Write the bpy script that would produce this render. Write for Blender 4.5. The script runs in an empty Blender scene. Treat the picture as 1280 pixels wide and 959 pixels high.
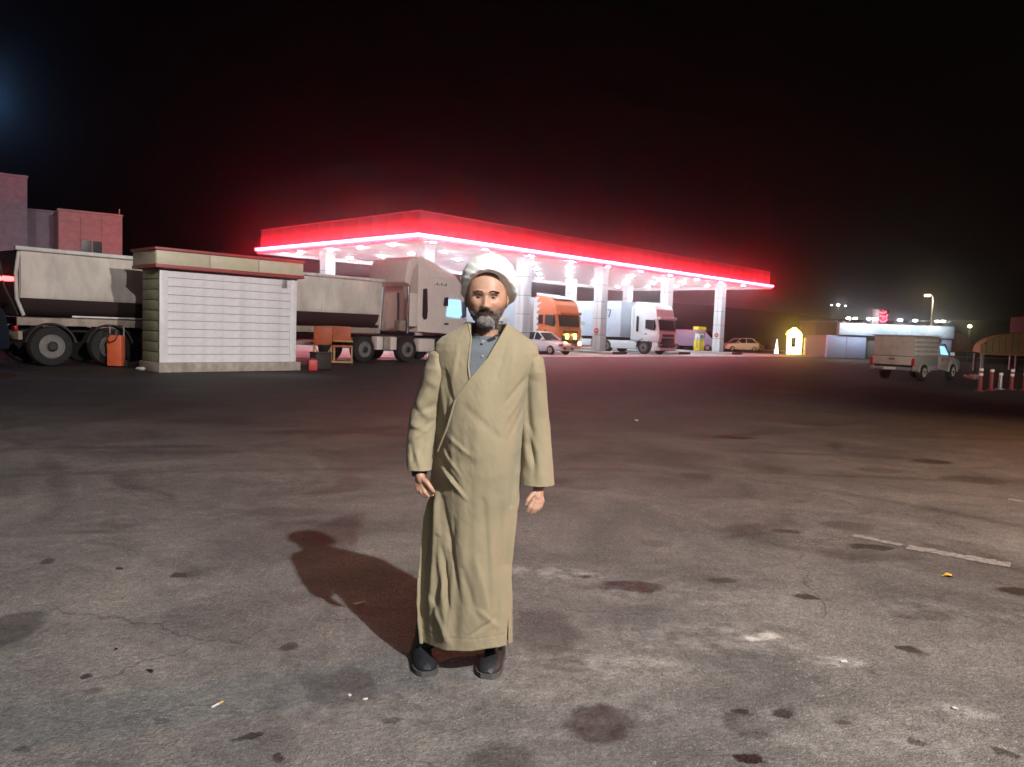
import bpy, bmesh, math, random
import numpy as np
from mathutils import Vector, Matrix, noise
random.seed(7)
S = bpy.context.scene
C = S.collection
PI = math.pi

# ------------------------------------------------------------------ camera
cam_d = bpy.data.cameras.new('camera'); cam = bpy.data.objects.new('camera', cam_d); C.objects.link(cam)
cam_d.sensor_width = 36; cam_d.lens = 961/1280*36; cam_d.clip_start = .1; cam_d.clip_end = 2000
cam.matrix_world = Matrix.Translation((0, 0, 1.52)) @ Matrix.Rotation(PI/2-math.atan(67.5/961), 4, 'X') @ Matrix.Rotation(math.radians(2.0), 4, 'Z')
S.camera = cam
S.view_settings.view_transform = 'Standard'; S.view_settings.look = 'None'
S.view_settings.exposure = 0; S.view_settings.gamma = 1
S.render.engine = 'CYCLES'
S.cycles.use_denoising = True
S.cycles.max_bounces = 5; S.cycles.diffuse_bounces = 2; S.cycles.glossy_bounces = 2
S.cycles.transmission_bounces = 2; S.cycles.volume_bounces = 0
S.cycles.sample_clamp_indirect = 4; S.cycles.caustics_reflective = False; S.cycles.caustics_refractive = False
# ------------------------------------------------------------------ night sky
W = bpy.data.worlds.new('World'); S.world = W; W.use_nodes = True
bg = W.node_tree.nodes['Background']; bg.inputs[0].default_value = (.5, .45, .6, 1); bg.inputs[1].default_value = .0010
# ------------------------------------------------------------------ lamps of the lot outside the frame, and spots added as fill
def spot(name, loc, target, power, color, cone, blend=.4, radius=.12):
    l = bpy.data.lights.new(name, 'SPOT'); l.energy = power; l.color = color
    l.spot_size = math.radians(cone); l.spot_blend = blend; l.shadow_soft_size = radius
    o = bpy.data.objects.new(name, l); C.objects.link(o); o.location = loc
    o.rotation_euler = (Vector(target)-Vector(loc)).to_track_quat('-Z', 'Y').to_euler()
    return o
spot('yard_floodlight', (5.9, -6.0, 9.9), (0.3, 4.2, 0), 14600, (1, .965, .93), 84, .7, .14)
spot('added_kiosk_spot', (15, -6, 12), (-6.0, 30, 1.8), 31000, (1, .90, .87), 40, .7, .3)  # unseen spot added to brighten the kiosk and tipper
spot('added_pickup_spot', (12, -6, 10), (18, 33, .8), 26000, (1, .86, .74), 22, 1, .3)  # unseen spot added to light the back of the pickup
spot('blue_mast_light', (-24.5, 27, 10.5), (-27, 45, 3.5), 2000, (1, .72, .78), 110, .9, .3)
spot('blue_street_light', (-19.0, 27, 8.9), (-13, 16, 0), 240, (.22, .5, 1), 120, .9, .3)
spot('added_fill_spot', (4.5, -11, 12), (0, 5, 0), 4400, (1, .98, .96), 70, 1, 8)  # added soft fill that lifts the man's shadow, no real lamp
spot('sodium_light', (20, 11, 8), (9.0, 10, 0), 16000, (1, .42, .16), 66, 1, .3)

# ------------------------------------------------------------------ materials
MATS = {}
def mat(name, col, rough=.6, metal=0, vary=.12, scale=6, bump=0, bscale=60, emit=0, ecol=None, spec=.5, coat=0, stretch=(1, 1, 1), dirt=0, dirtcol=(.05, .04, .03)):
    m = bpy.data.materials.new(name); m.use_nodes = True; MATS[name] = m
    nt = m.node_tree; N = nt.nodes; L = nt.links; b = N['Principled BSDF']
    b.inputs['Roughness'].default_value = rough; b.inputs['Metallic'].default_value = metal
    b.inputs['Specular IOR Level'].default_value = spec; b.inputs['Coat Weight'].default_value = coat
    tc = N.new('ShaderNodeTexCoord'); mp = N.new('ShaderNodeMapping'); mp.inputs['Scale'].default_value = stretch
    L.new(tc.outputs['Object'], mp.inputs[0])
    nz = N.new('ShaderNodeTexNoise'); nz.inputs['Scale'].default_value = scale; nz.inputs['Detail'].default_value = 5
    L.new(mp.outputs[0], nz.inputs['Vector'])
    r = N.new('ShaderNodeMapRange'); r.inputs[1].default_value = .3; r.inputs[2].default_value = .7
    r.inputs[3].default_value = 1-vary; r.inputs[4].default_value = 1+vary; L.new(nz.outputs[0], r.inputs[0])
    mx = N.new('ShaderNodeVectorMath'); mx.operation = 'SCALE'; mx.inputs[0].default_value = col
    L.new(r.outputs[0], mx.inputs['Scale'])
    out = mx.outputs[0]
    if dirt:
        n2 = N.new('ShaderNodeTexNoise'); n2.inputs['Scale'].default_value = scale*.4; n2.inputs['Detail'].default_value = 7; n2.inputs['Roughness'].default_value = .65
        m2 = N.new('ShaderNodeMapping'); m2.inputs['Scale'].default_value = (1, 1, .35); L.new(tc.outputs['Object'], m2.inputs[0]); L.new(m2.outputs[0], n2.inputs['Vector'])
        rr = N.new('ShaderNodeMapRange'); rr.inputs[1].default_value = .45; rr.inputs[2].default_value = .75; rr.inputs[3].default_value = 0; rr.inputs[4].default_value = dirt
        L.new(n2.outputs[0], rr.inputs[0])
        mm = N.new('ShaderNodeMix'); mm.data_type = 'RGBA'; L.new(rr.outputs[0], mm.inputs['Factor']); L.new(out, mm.inputs['A']); mm.inputs['B'].default_value = (*dirtcol, 1)
        out = mm.outputs['Result']
    L.new(out, b.inputs['Base Color'])
    if bump:
        n3 = N.new('ShaderNodeTexNoise'); n3.inputs['Scale'].default_value = bscale; n3.inputs['Detail'].default_value = 3
        L.new(mp.outputs[0], n3.inputs['Vector'])
        bp = N.new('ShaderNodeBump'); bp.inputs['Strength'].default_value = bump; bp.inputs['Distance'].default_value = .01
        L.new(n3.outputs[0], bp.inputs['Height']); L.new(bp.outputs[0], b.inputs['Normal'])
    if emit:
        b.inputs['Emission Color'].default_value = (*(ecol or col), 1); b.inputs['Emission Strength'].default_value = emit
    return m
M = MATS
mat('fascia_red', (.42, .12, .17), .42, vary=.04, scale=2)
mat('white_paint', (.74, .73, .72), .45, vary=.05, dirt=.35, dirtcol=(.3, .27, .23))
mat('shutter_white', (.76, .74, .76), .4, vary=.06, dirt=.4, dirtcol=(.45, .42, .4))
mat('cream_panel', (.55, .50, .36), .45, vary=.05)
mat('red_trim', (.34, .06, .06), .5)
mat('green_side', (.34, .36, .22), .6, vary=.1, dirt=.3)
mat('plinth', (.42, .36, .31), .85, vary=.2, bump=.5, dirt=.5)
mat('deck', (.3, .28, .28), .8)
mat('soffit', (.80, .78, .80), .5, vary=.03)
mat('column_clad', (.74, .74, .76), .32, vary=.03)
mat('led_red', (.9, .1, .1), .4, emit=122, ecol=(1, .020, .040))
mat('lamp_white', (.9, .9, .9), .4, emit=500, ecol=(.86, .92, 1))
mat('joint_dark', (.06, .06, .06), .8)
mat('concrete_apron', (.36, .34, .33), .7, vary=.18, scale=.8, bump=.2)
mat('kerb_dark', (.04, .035, .035), .7)
mat('kerb_light', (.5, .48, .45), .7, dirt=.4)
mat('tyre', (.018, .018, .018), .85, vary=.2, bump=.3)
mat('rim_grey', (.20, .19, .18), .5, metal=.1, dirt=.4)
mat('rim_bright', (.8, .8, .8), .35)
mat('black_plastic', (.02, .02, .022), .55)
mat('chassis_beige', (.38, .31, .25), .7, dirt=.6)
mat('chassis_dark', (.03, .025, .025), .7)
mat('tub_white', (.78, .72, .64), .55, vary=.08, scale=2, dirt=.6, dirtcol=(.16, .12, .09))
mat('tub_rim', (.72, .72, .68), .5, dirt=.3)
mat('tub_belly', (.035, .022, .022), .6, dirt=.4)
mat('cab_cream', (.84, .73, .66), .4, vary=.04, dirt=.15, dirtcol=(.3, .24, .2), coat=.2)
mat('truck_white', (.78, .80, .82), .35, vary=.03, coat=.3)
mat('truck_orange', (.78, .17, .04), .35, vary=.04, coat=.3)
mat('box_blue_white', (.58, .66, .76), .5, vary=.05, dirt=.15, dirtcol=(.4, .42, .45))
mat('van_blue', (.22, .34, .50), .4)
mat('car_white', (.74, .77, .8), .28, vary=.02, coat=.5)
mat('car_silver', (.62, .60, .58), .3, metal=.3, vary=.05, coat=.4)
mat('camper_beige', (.58, .48, .42), .6, vary=.08, dirt=.3)
mat('car_blue', (.10, .16, .34), .3, coat=.4)
mat('taxi_yellow', (.75, .5, .05), .3, coat=.4)
mat('glass_dark', (.015, .018, .022), .08, vary=0)
mat('window_blue_glow', (.25, .5, .75), .3, emit=1.6, ecol=(.3, .62, 1))  # emission stands in for blue light seen through the glass
mat('chrome', (.7, .7, .7), .2, metal=1)
mat('amber_light', (.9, .5, .1), .4, emit=45, ecol=(1, .55, .06))
mat('head_light', (.9, .9, .85), .3, emit=7, ecol=(1, .93, .75))
mat('tail_red', (.5, .01, .01), .3, emit=.03, ecol=(1, .02, .02))
mat('tail_red_lit', (.8, .02, .02), .3, emit=14, ecol=(1, .04, .04))
mat('rust_orange', (.42, .085, .025), .6, vary=.15, dirt=.3)
mat('orange_tank', (.62, .12, .045), .5, vary=.1, dirt=.2)
mat('wood_frame', (.40, .24, .09), .7)
mat('red_paint', (.5, .04, .03), .5)
mat('dark_blue_paint', (.012, .018, .035), .4)
mat('stone_pink', (.56, .36, .36), .85, vary=.15, scale=3, bump=.4)
mat('stone_grey', (.42, .35, .42), .85, vary=.15, scale=3, bump=.4)
mat('yellow_paint', (.85, .66, .05), .4, vary=.04)
mat('pump_white', (.75, .76, .72), .4)
mat('panel_blue', (.45, .56, .80), .5, vary=.05)
mat('sign_blue_white', (.60, .72, .86), .45, vary=.08, scale=3)
mat('flood_white', (.9, .9, .9), .4, emit=170, ecol=(.8, .9, 1))
mat('flood_yellow', (.9, .9, .7), .4, emit=70, ecol=(1, .85, .4))
mat('neon_red', (.9, .05, .05), .4, emit=14, ecol=(1, .04, .07))
mat('neon_yellow', (.9, .7, .1), .4, emit=40, ecol=(1, .60, .06))
mat('booth_white', (.8, .8, .75), .4, emit=2.2, ecol=(1, .95, .8))
mat('street_lamp_glow', (.9, .9, .6), .4, emit=170, ecol=(1, .80, .38))
mat('hill_lamp_glow', (.9, .9, .9), .4, emit=60, ecol=(.95, .95, 1))
mat('steel_grey', (.35, .35, .36), .45, metal=.5)
mat('dim_wall', (.07, .06, .055), .9)
mat('white_wall', (.62, .60, .56), .8, dirt=.2)
mat('wall_dark_grey', (.20, .19, .18), .85)
mat('aluminium', (.85, .85, .85), .3, metal=.2)
mat('reflection_red', (.75, .10, .04), .4)  # paint for the red canopy reflection on the pickup
mat('tarp_ochre', (.30, .235, .09), .75, vary=.15, scale=3)
mat('tarp_brown', (.28, .14, .07), .75, vary=.2, scale=3)
mat('bollard_red', (.22, .035, .035), .55)
mat('reflector_white', (.85, .85, .85), .4)
mat('hill_rock', (.06, .05, .045), 1)
mat('litter_white', (.6, .58, .56), .7)
mat('leaf_yellow', (.65, .38, .06), .7)
mat('filter_tan', (.6, .35, .15), .7)
mat('plate_white', (.8, .8, .75), .5)
mat('worn_paint', (.24, .235, .22), .9, vary=.35, scale=30)
mat('print_grey', (.18, .19, .24), .6)

# ------------------------------------------------------------------ mesh helpers
class MB:
    def __init__(s): s.bm = bmesh.new()
    def box(s, x0, y0, z0, x1, y1, z1, bev=0, T=None):
        vs = [s.bm.verts.new((x, y, z)) for x in (x0, x1) for y in (y0, y1) for z in (z0, z1)]
        fs = [(0, 1, 3, 2), (4, 6, 7, 5), (0, 4, 5, 1), (2, 3, 7, 6), (0, 2, 6, 4), (1, 5, 7, 3)]
        F = [s.bm.faces.new([vs[i] for i in f]) for f in fs]
        if T is not None:
            for v in vs: v.co = T @ v.co
        if bev: bmesh.ops.bevel(s.bm, geom=list({e for f in F for e in f.edges}), offset=bev, segments=2, affect='EDGES', profile=.5)
        return s
    def prism(s, prof, y0, y1, bev=0, taper=None, seg=2):
        """profile of (x, z) points swept from y0 to y1"""
        a = [s.bm.verts.new((x, y0, z)) for x, z in prof]; b = [s.bm.verts.new((x, y1, z)) for x, z in prof]
        n = len(prof); F = []
        F.append(s.bm.faces.new(a)); F.append(s.bm.faces.new(b[::-1]))
        for i in range(n): F.append(s.bm.faces.new((a[i], b[i], b[(i+1) % n], a[(i+1) % n])))
        if taper:
            for v in a+b: v.co = taper(v.co.copy())
        if bev: bmesh.ops.bevel(s.bm, geom=list({e for f in F for e in f.edges}), offset=bev, segments=seg, affect='EDGES', profile=.5)
        return s
    def lathe(s, prof, axis='Z', n=24, at=(0, 0, 0)):
        """profile of (r, h) turned about an axis"""
        rings = []
        for r, h in prof:
            ring = []
            for k in range(n):
                a = 2*PI*k/n; c, d = r*math.cos(a), r*math.sin(a)
                p = {'Z': (c, d, h), 'Y': (c, h, d), 'X': (h, c, d)}[axis]
                ring.append(s.bm.verts.new(Vector(p)+Vector(at)))
            rings.append(ring)
        for A, B in zip(rings, rings[1:]):
            for k in range(n): s.bm.faces.new((A[k], A[(k+1) % n], B[(k+1) % n], B[k]))
        s.bm.faces.new(rings[0][::-1]); s.bm.faces.new(rings[-1])
        return s
    def tube(s, pts, rad, n=10):
        """round bar through points; rad is a number or one per point"""
        pts = [Vector(p) for p in pts]; R = rad if isinstance(rad, (list, tuple)) else [rad]*len(pts)
        rings = []; up = None
        for i, p in enumerate(pts):
            t = (pts[min(i+1, len(pts)-1)]-pts[max(i-1, 0)]).normalized()
            if up is None: up = t.orthogonal().normalized()
            up = (up - t*up.dot(t)).normalized(); w = t.cross(up)
            rings.append([s.bm.verts.new(p+(up*math.cos(2*PI*k/n)+w*math.sin(2*PI*k/n))*R[i]) for k in range(n)])
        for A, B in zip(rings, rings[1:]):
            for k in range(n): s.bm.faces.new((A[k], A[(k+1) % n], B[(k+1) % n], B[k]))
        s.bm.faces.new(rings[0][::-1]); s.bm.faces.new(rings[-1])
        return s
    def grid(s, rows, close=False):
        V = [[s.bm.verts.new(p) for p in r] for r in rows]
        for A, B in zip(V, V[1:]):
            n = len(A)
            for k in range(n if close else n-1): s.bm.faces.new((A[k], A[(k+1) % n], B[(k+1) % n], B[k]))
        return V
    def mesh(s, name, m, smooth=True):
        bmesh.ops.recalc_face_normals(s.bm, faces=s.bm.faces)
        me = bpy.data.meshes.new(name); s.bm.to_mesh(me); s.bm.free()
        me.materials.append(M[m] if isinstance(m, str) else m)
        if smooth:
            me.polygons.foreach_set('use_smooth', [True]*len(me.polygons))
            me.set_sharp_from_angle(angle=math.radians(38))
        return me
    def build(s, name, m, parent=None, loc=(0, 0, 0), rot=0, smooth=True):
        return place(name, s.mesh(name, m, smooth), parent, loc, rot)
def place(name, me, parent=None, loc=(0, 0, 0), rot=0):
    o = bpy.data.objects.new(name, me); C.objects.link(o); o.parent = parent
    o.location = loc; o.rotation_euler = (0, 0, rot)
    return o
def tag(o, label=None, cat=None, group=None, kind=None):
    if label: o['label'] = label
    if cat: o['category'] = cat
    if group: o['group'] = group
    if kind: o['kind'] = kind
    return o
def thing(name, label, cat, loc=(0, 0, 0), rotz=0, group=None):
    o = bpy.data.objects.new(name, None); C.objects.link(o); o.location = loc; o.rotation_euler = (0, 0, rotz)
    return tag(o, label, cat, group)
def kids(o): return [c for c in C.objects if c.parent == o]
def copy_tree(o, parent=None):
    c = o.copy(); C.objects.link(c); c.parent = parent
    for ch in kids(o): copy_tree(ch, c)
    return c
# ------------------------------------------------------------------ ground
def ground_material():
    m = bpy.data.materials.new('worn_asphalt'); m.use_nodes = True; nt = m.node_tree; N = nt.nodes; L = nt.links
    b = N['Principled BSDF']
    tc = N.new('ShaderNodeTexCoord'); P = tc.outputs['Object']
    def noise_(scale, detail=4, rough=.55, vec=None, warp=0):
        n = N.new('ShaderNodeTexNoise'); n.inputs['Scale'].default_value = scale; n.inputs['Detail'].default_value = detail
        n.inputs['Roughness'].default_value = rough; n.inputs['Distortion'].default_value = warp
        L.new(vec or P, n.inputs['Vector']); return n
    def rng(src, a, b_, c, d, smooth=False):
        r = N.new('ShaderNodeMapRange'); r.inputs[1].default_value = a; r.inputs[2].default_value = b_
        r.inputs[3].default_value = c; r.inputs[4].default_value = d
        if smooth: r.interpolation_type = 'SMOOTHSTEP'
        L.new(src, r.inputs[0]); return r.outputs[0]
    def math_(op, a, b_):
        n = N.new('ShaderNodeMath'); n.operation = op
        for i, v in enumerate((a, b_)):
            if isinstance(v, (int, float)): n.inputs[i].default_value = v
            else: L.new(v, n.inputs[i])
        return n.outputs[0]
    big = noise_(.09, 5); mid = noise_(.8, 6, .65, warp=.6); fine = noise_(9, 6, .7); grit = noise_(140, 2, .6)
    vo = N.new('ShaderNodeTexVoronoi'); vo.inputs['Scale'].default_value = 52; L.new(P, vo.inputs['Vector'])
    v = math_('MULTIPLY', rng(big.outputs[0], .3, .7, .82, 1.15), rng(mid.outputs[0], .3, .7, .66, 1.30))
    v = math_('MULTIPLY', v, rng(fine.outputs[0], .3, .7, .76, 1.24))
    v = math_('MULTIPLY', v, math_('MULTIPLY', rng(grit.outputs[0], .35, .65, .68, 1.32), rng(noise_(38, 3, .7).outputs[0], .3, .7, .72, 1.28)))
    # pale stones showing in the surface, in patches
    sp = rng(vo.outputs['Distance'], .15, .38, 1, 0); pale = noise_(1.6, 4); sp = math_('MULTIPLY', sp, rng(pale.outputs[0], .44, .58, .15, 1))
    vc = N.new('ShaderNodeSeparateColor'); L.new(vo.outputs['Color'], vc.inputs[0])
    sp = math_('MULTIPLY', sp, rng(vc.outputs[0], .45, .9, 0, 1.1))
    v = math_('ADD', v, math_('MULTIPLY', sp, .9))
    # lamp falloff painted in: asphalt colour darkens with distance from the viewer
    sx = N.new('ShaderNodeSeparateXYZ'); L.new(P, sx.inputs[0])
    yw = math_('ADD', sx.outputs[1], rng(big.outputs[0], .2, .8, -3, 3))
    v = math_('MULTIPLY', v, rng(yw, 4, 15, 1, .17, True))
    # oil stains
    wx = noise_(5, 4, .6); wv = N.new('ShaderNodeVectorMath'); wv.operation = 'SUBTRACT'; L.new(wx.outputs['Color'], wv.inputs[0]); wv.inputs[1].default_value = (.5, .5, .5)
    ws = N.new('ShaderNodeVectorMath'); ws.operation = 'SCALE'; L.new(wv.outputs[0], ws.inputs[0]); ws.inputs['Scale'].default_value = .20
    wp = N.new('ShaderNodeVectorMath'); wp.operation = 'ADD'; L.new(P, wp.inputs[0]); L.new(ws.outputs[0], wp.inputs[1])
    acc = None
    STAINS = [(.4,2.9,.169,.154,.75),(.01,2.62,.135,.129,.45),(.76,4.55,.205,.11,.9),(3.37,11.61,.364,.2,.9),(2.81,6.25,.23,.206,.45),(2.72,5.63,.195,.09,.8),(2.22,5.99,.106,.08,.7),(2,3.72,.075,.06,.8),(2.35,4.21,.193,.089,.45),(1.37,4.71,.116,.079,.6),(5.49,9.91,.262,.205,.7),(1.43,3.88,.17,.108,.3),(.89,2.69,.056,.037,1),(1.14,3.03,.037,.03,.9),(.98,2.94,.097,.126,.45),(-.67,3.14,.173,.186,.4),(-.42,2.86,.037,.03,.7),(-.58,3.15,.037,.036,.6),(-.99,3.53,.044,.045,.7),(-.92,2.7,.04,.029,.8),(-.76,2.58,.037,.032,.7),(-1.93,4.48,.054,.05,.8),(-2.35,4.54,.034,.029,.9),(-2.81,4.66,.051,.062,.6),(-1.76,3.43,.016,.021,1),(-1.73,3.16,.023,.022,.8),(-1.5,3.2,.018,.019,1),(-2.39,3.58,.161,.276,.5),(.21,3.82,.182,.313,.4),(.3,3.45,.111,.095,.4),(3.21,4.7,.133,.11,.9),(1.79,4.47,.069,.057,.8),(.97,3.06,.04,.027,.8),(-.61,7.59,.079,.121,.4),(4.42,9.08,.313,.2,.4),(5.31,8.66,.404,.261,.5),(1.39,2.96,.033,.022,.6),(1.59,2.86,.032,.021,.8),(1.9,2.79,.047,.029,.7),(.5,4.71,.04,.04,.9),(2.04,8.29,.182,.192,.35),(7.84,22.11,.67,.672,.7),(-1.27,2.81,.035,.026,.4),(-1.67,2.57,.04,.024,.5),(5.55,13.92,.487,.335,.4),(-1.76,6.07,.3,.18,.3),(1.09,5.51,.149,.107,.3),(-1.2,3.9,.5,.4,.18),(3.3,5.2,.6,.4,.2)]
    for (x, y, rx, ry, s) in STAINS:
        a = N.new('ShaderNodeVectorMath'); a.operation = 'SUBTRACT'; L.new(wp.outputs[0], a.inputs[0]); a.inputs[1].default_value = (x, y, 0)
        c = N.new('ShaderNodeVectorMath'); c.operation = 'MULTIPLY'; L.new(a.outputs[0], c.inputs[0]); c.inputs[1].default_value = (1/rx, 1/ry, 0)
        d = N.new('ShaderNodeVectorMath'); d.operation = 'LENGTH'; L.new(c.outputs[0], d.inputs[0])
        e = rng(d.outputs['Value'], .72, 1.14, min(.92, s*.82), 0, True)
        acc = e if acc is None else math_('MAXIMUM', acc, e)
    # many small drips, clustered
    v2 = N.new('ShaderNodeTexVoronoi'); v2.inputs['Scale'].default_value = 2.6; L.new(wp.outputs[0], v2.inputs['Vector'])
    c2 = N.new('ShaderNodeSeparateColor'); L.new(v2.outputs['Color'], c2.inputs[0])
    dr = math_('MULTIPLY', rng(v2.outputs['Distance'], .05, .13, 1, 0, True), rng(c2.outputs[1], .60, .9, 0, .45))
    acc = math_('MAXIMUM', acc, dr)
    # curved tyre marks
    for (cx, cy, R, w, s) in [(3.5, -14, 24.2, .13, .35), (3.5, -14, 22.6, .1, .28), (-6, -2, 13.4, .10, .28), (9, 30, 17.5, .14, .25), (-9, 30, 22.0, .12, .25), (-12, 2, 9.3, .1, .25)]:
        a = N.new('ShaderNodeVectorMath'); a.operation = 'DISTANCE'; L.new(wp.outputs[0], a.inputs[0]); a.inputs[1].default_value = (cx, cy, 0)
        e = math_('ABSOLUTE', math_('SUBTRACT', a.outputs['Value'], R), 0)
        e = rng(e, w*.4, w*1.3, s, 0, True); e = math_('MULTIPLY', e, rng(noise_(.35, 3).outputs[0], .42, .6, 0, 1))
        acc = math_('MAXIMUM', acc, e)
    # cracks, only in places
    vc2 = N.new('ShaderNodeTexVoronoi'); vc2.feature = 'DISTANCE_TO_EDGE'; vc2.inputs['Scale'].default_value = .42
    w2 = N.new('ShaderNodeVectorMath'); w2.operation = 'SCALE'; L.new(wv.outputs[0], w2.inputs[0]); w2.inputs['Scale'].default_value = .35
    w3 = N.new('ShaderNodeVectorMath'); w3.operation = 'ADD'; L.new(P, w3.inputs[0]); L.new(w2.outputs[0], w3.inputs[1]); L.new(w3.outputs[0], vc2.inputs['Vector'])
    ck = math_('MULTIPLY', rng(vc2.outputs['Distance'], .001, .005, .45, 0), rng(noise_(.7, 2).outputs[0], .50, .58, 0, 1)); acc = math_('MAXIMUM', acc, ck)
    # broad dark blotches
    bl = rng(noise_(.55, 6, .6, warp=1.2).outputs[0], .54, .70, 0, .45, True); acc = math_('MAXIMUM', acc, bl)
    v = math_('MULTIPLY', v, math_('SUBTRACT', 1, math_('MULTIPLY', acc, 1.15)))
    # pale scuffs
    for (x, y, rx, ry, s) in [(1.33, 3.83, .15, .05, 1.2), (1.58, 3.55, .17, .08, .9), (1.0, 3.8, .5, .22, .38), (.30, 4.75, .38, .12, .55), (.35, 3.2, .5, .4, .22), (1.9, 3.1, .2, .06, .5), (-6.3, 21.5, 1.6, 1.2, .25), (.9, 4.4, .8, .3, .2), (.62, 3.45, .3, .14, .3), (-.5, 2.95, .4, .2, .2), (1.4, 2.9, .5, .2, .22), (2.6, 4.3, .5, .2, .2)]:
        a = N.new('ShaderNodeVectorMath'); a.operation = 'SUBTRACT'; L.new(wp.outputs[0], a.inputs[0]); a.inputs[1].default_value = (x, y, 0)
        c = N.new('ShaderNodeVectorMath'); c.operation = 'MULTIPLY'; L.new(a.outputs[0], c.inputs[0]); c.inputs[1].default_value = (1/rx, 1/ry, 0)
        d = N.new('ShaderNodeVectorMath'); d.operation = 'LENGTH'; L.new(c.outputs[0], d.inputs[0])
        e = math_('MULTIPLY', rng(d.outputs['Value'], .5, 1.3, s, 0, True), rng(fine.outputs[0], .38, .6, 0, 1.6))
        v = math_('ADD', v, e)
    tint = N.new('ShaderNodeMix'); tint.data_type = 'RGBA'; L.new(rng(mid.outputs[0], .4, .65, 0, 1), tint.inputs['Factor'])
    tint.inputs['A'].default_value = (.150, .149, .145, 1); tint.inputs['B'].default_value = (.176, .169, .158, 1)
    sc = N.new('ShaderNodeVectorMath'); sc.operation = 'SCALE'; L.new(tint.outputs['Result'], sc.inputs[0]); L.new(v, sc.inputs['Scale'])
    L.new(sc.outputs[0], b.inputs['Base Color'])
    rg = math_('SUBTRACT', rng(fine.outputs[0], .3, .7, .62, .8), math_('MULTIPLY', acc, .25)); L.new(rg, b.inputs['Roughness'])
    b.inputs['Specular IOR Level'].default_value = .35
    bp = N.new('ShaderNodeBump'); bp.inputs['Strength'].default_value = .8; bp.inputs['Distance'].default_value = .010
    h = math_('ADD', math_('MULTIPLY', vo.outputs['Distance'], .5), math_('ADD', grit.outputs[0], math_('MULTIPLY', fine.outputs[0], 1.5)))
    L.new(h, bp.inputs['Height']); L.new(bp.outputs[0], b.inputs['Normal'])
    return m
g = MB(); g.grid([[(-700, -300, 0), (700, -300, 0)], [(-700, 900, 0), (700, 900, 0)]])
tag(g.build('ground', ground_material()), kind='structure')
A_U = math.radians(46.6)
U = Vector((math.cos(A_U), math.sin(A_U), 0)); V = Vector((-math.sin(A_U), math.cos(A_U), 0))
CO = Vector((-5.05, 40.0, 0))
# concrete apron under the canopy
g = MB(); g.box(-14, -2.2, -.05, 47, 30, .004)
tag(g.build('apron', 'concrete_apron', None, CO, A_U), kind='structure')
g = MB(); g.box(-14, -2.45, -.05, 47, -2.203, .03, .008)
tag(g.build('drain_kerb', 'kerb_light', None, CO, A_U), kind='structure')
# a paved road strip behind, dimly lit
g = MB(); g.box(-60, 95, -.05, 160, 104, .006); tag(g.build('road', 'concrete_apron'), kind='structure')
# worn road paint near the right
def ragged(pts, w, name, seed):
    rnd = random.Random(seed); (x0, y0), (x1, y1) = pts; d = Vector((x1-x0, y1-y0, 0)); n = int(d.length/.03); t = d.normalized(); p = Vector((-t.y, t.x, 0))
    g = MB()
    for i in range(n):
        if rnd.random() < .02: continue
        a = Vector((x0, y0, .004))+d*(i/n); b = Vector((x0, y0, .004))+d*((i+1)/n)
        k0, k1 = w*(.35+.2*rnd.random()), w*(.3+.25*rnd.random())
        g.bm.faces.new([g.bm.verts.new(q) for q in (a-p*k0, b-p*k0, b+p*k1, a+p*k1)])
    return tag(g.build(name, 'worn_paint'), kind='structure')
ragged(((3.00, 5.66), (3.52, 5.27)), .15, 'painted_line', 1)
ragged(((2.72, 5.95), (2.98, 5.70)), .10, 'painted_line', 2)
ragged(((4.15, 6.05), (4.5, 5.8)), .07, 'painted_line', 3)
ragged(((5.0, 7.6), (5.25, 7.3)), .09, 'painted_line', 4)

# ------------------------------------------------------------------ canopy
can = thing('station_canopy', 'long flat fuel station canopy edged with a glowing red light strip, on white columns', 'canopy', CO, A_U)
LX, LY, Z0, Z1 = 40.4, 16.2, 6.22, 7.42
g = MB(); g.box(.12, .12, Z0+.12, LX-.12, LY-.12, Z1-.1, .02); g.build('roof_deck', 'deck', can)
def panels(n, length, horizontal, off, outward):
    w = length/n; me = MB().box(.012, -.05, Z0+.06, w-.012, .05, Z1, .01).mesh('fascia_panel', 'fascia_red')
    for i in range(n):
        if horizontal: place('fascia_panel', me, can, (i*w, off, 0))
        else: place('fascia_panel', me, can, (off, i*w, 0), PI/2)
panels(30, LX, True, 0, -1); panels(12, LY, False, 0, -1); panels(30, LX, True, LY, 1); panels(12, LY, False, LX, 1)
cap = MB(); cap.box(-.08, -.08, Z1+.005, LX+.08, .1, Z1+.06, .01); cap.box(-.08, LY-.1, Z1+.005, LX+.08, LY+.08, Z1+.06, .01)
cap.box(-.08, .105, Z1+.005, .1, LY-.105, Z1+.06, .01); cap.box(LX-.1, .105, Z1+.005, LX+.08, LY-.105, Z1+.06, .01)
cap.build('roof_capping', 'fascia_red', can)
for x0, y0, x1, y1 in [(-.30, -.30, LX+.30, -.20), (-.30, LY+.20, LX+.30, LY+.30), (-.30, -.195, -.20, LY+.195), (LX+.20, -.195, LX+.30, LY+.195)]:
    g = MB(); g.box(x0, y0, Z0-.10, x1, y1, Z0+.05, .02); g.build('light_strip', 'led_red', can)
for x0, y0, x1, y1 in [(-.19, -.19, LX+.19, -.15), (-.19, LY+.15, LX+.19, LY+.19), (-.19, -.145, -.15, LY+.145), (LX+.15, -.145, LX+.19, LY+.145)]:
    MB().box(x0, y0, Z0-.30, x1, y1, Z0+.055, .008).build('added_strip_baffle', 'soffit', can)  # added baffle that keeps the strip's red light from shining inward
w = (LY-.2)/10
me = MB().box(.1, .01, Z0-.02, LX-.1, w-.01, Z0+.03, .008).mesh('soffit_panel', 'soffit')
for i in range(10): place('soffit_panel', me, can, (0, .1+i*w, 0))
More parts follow.
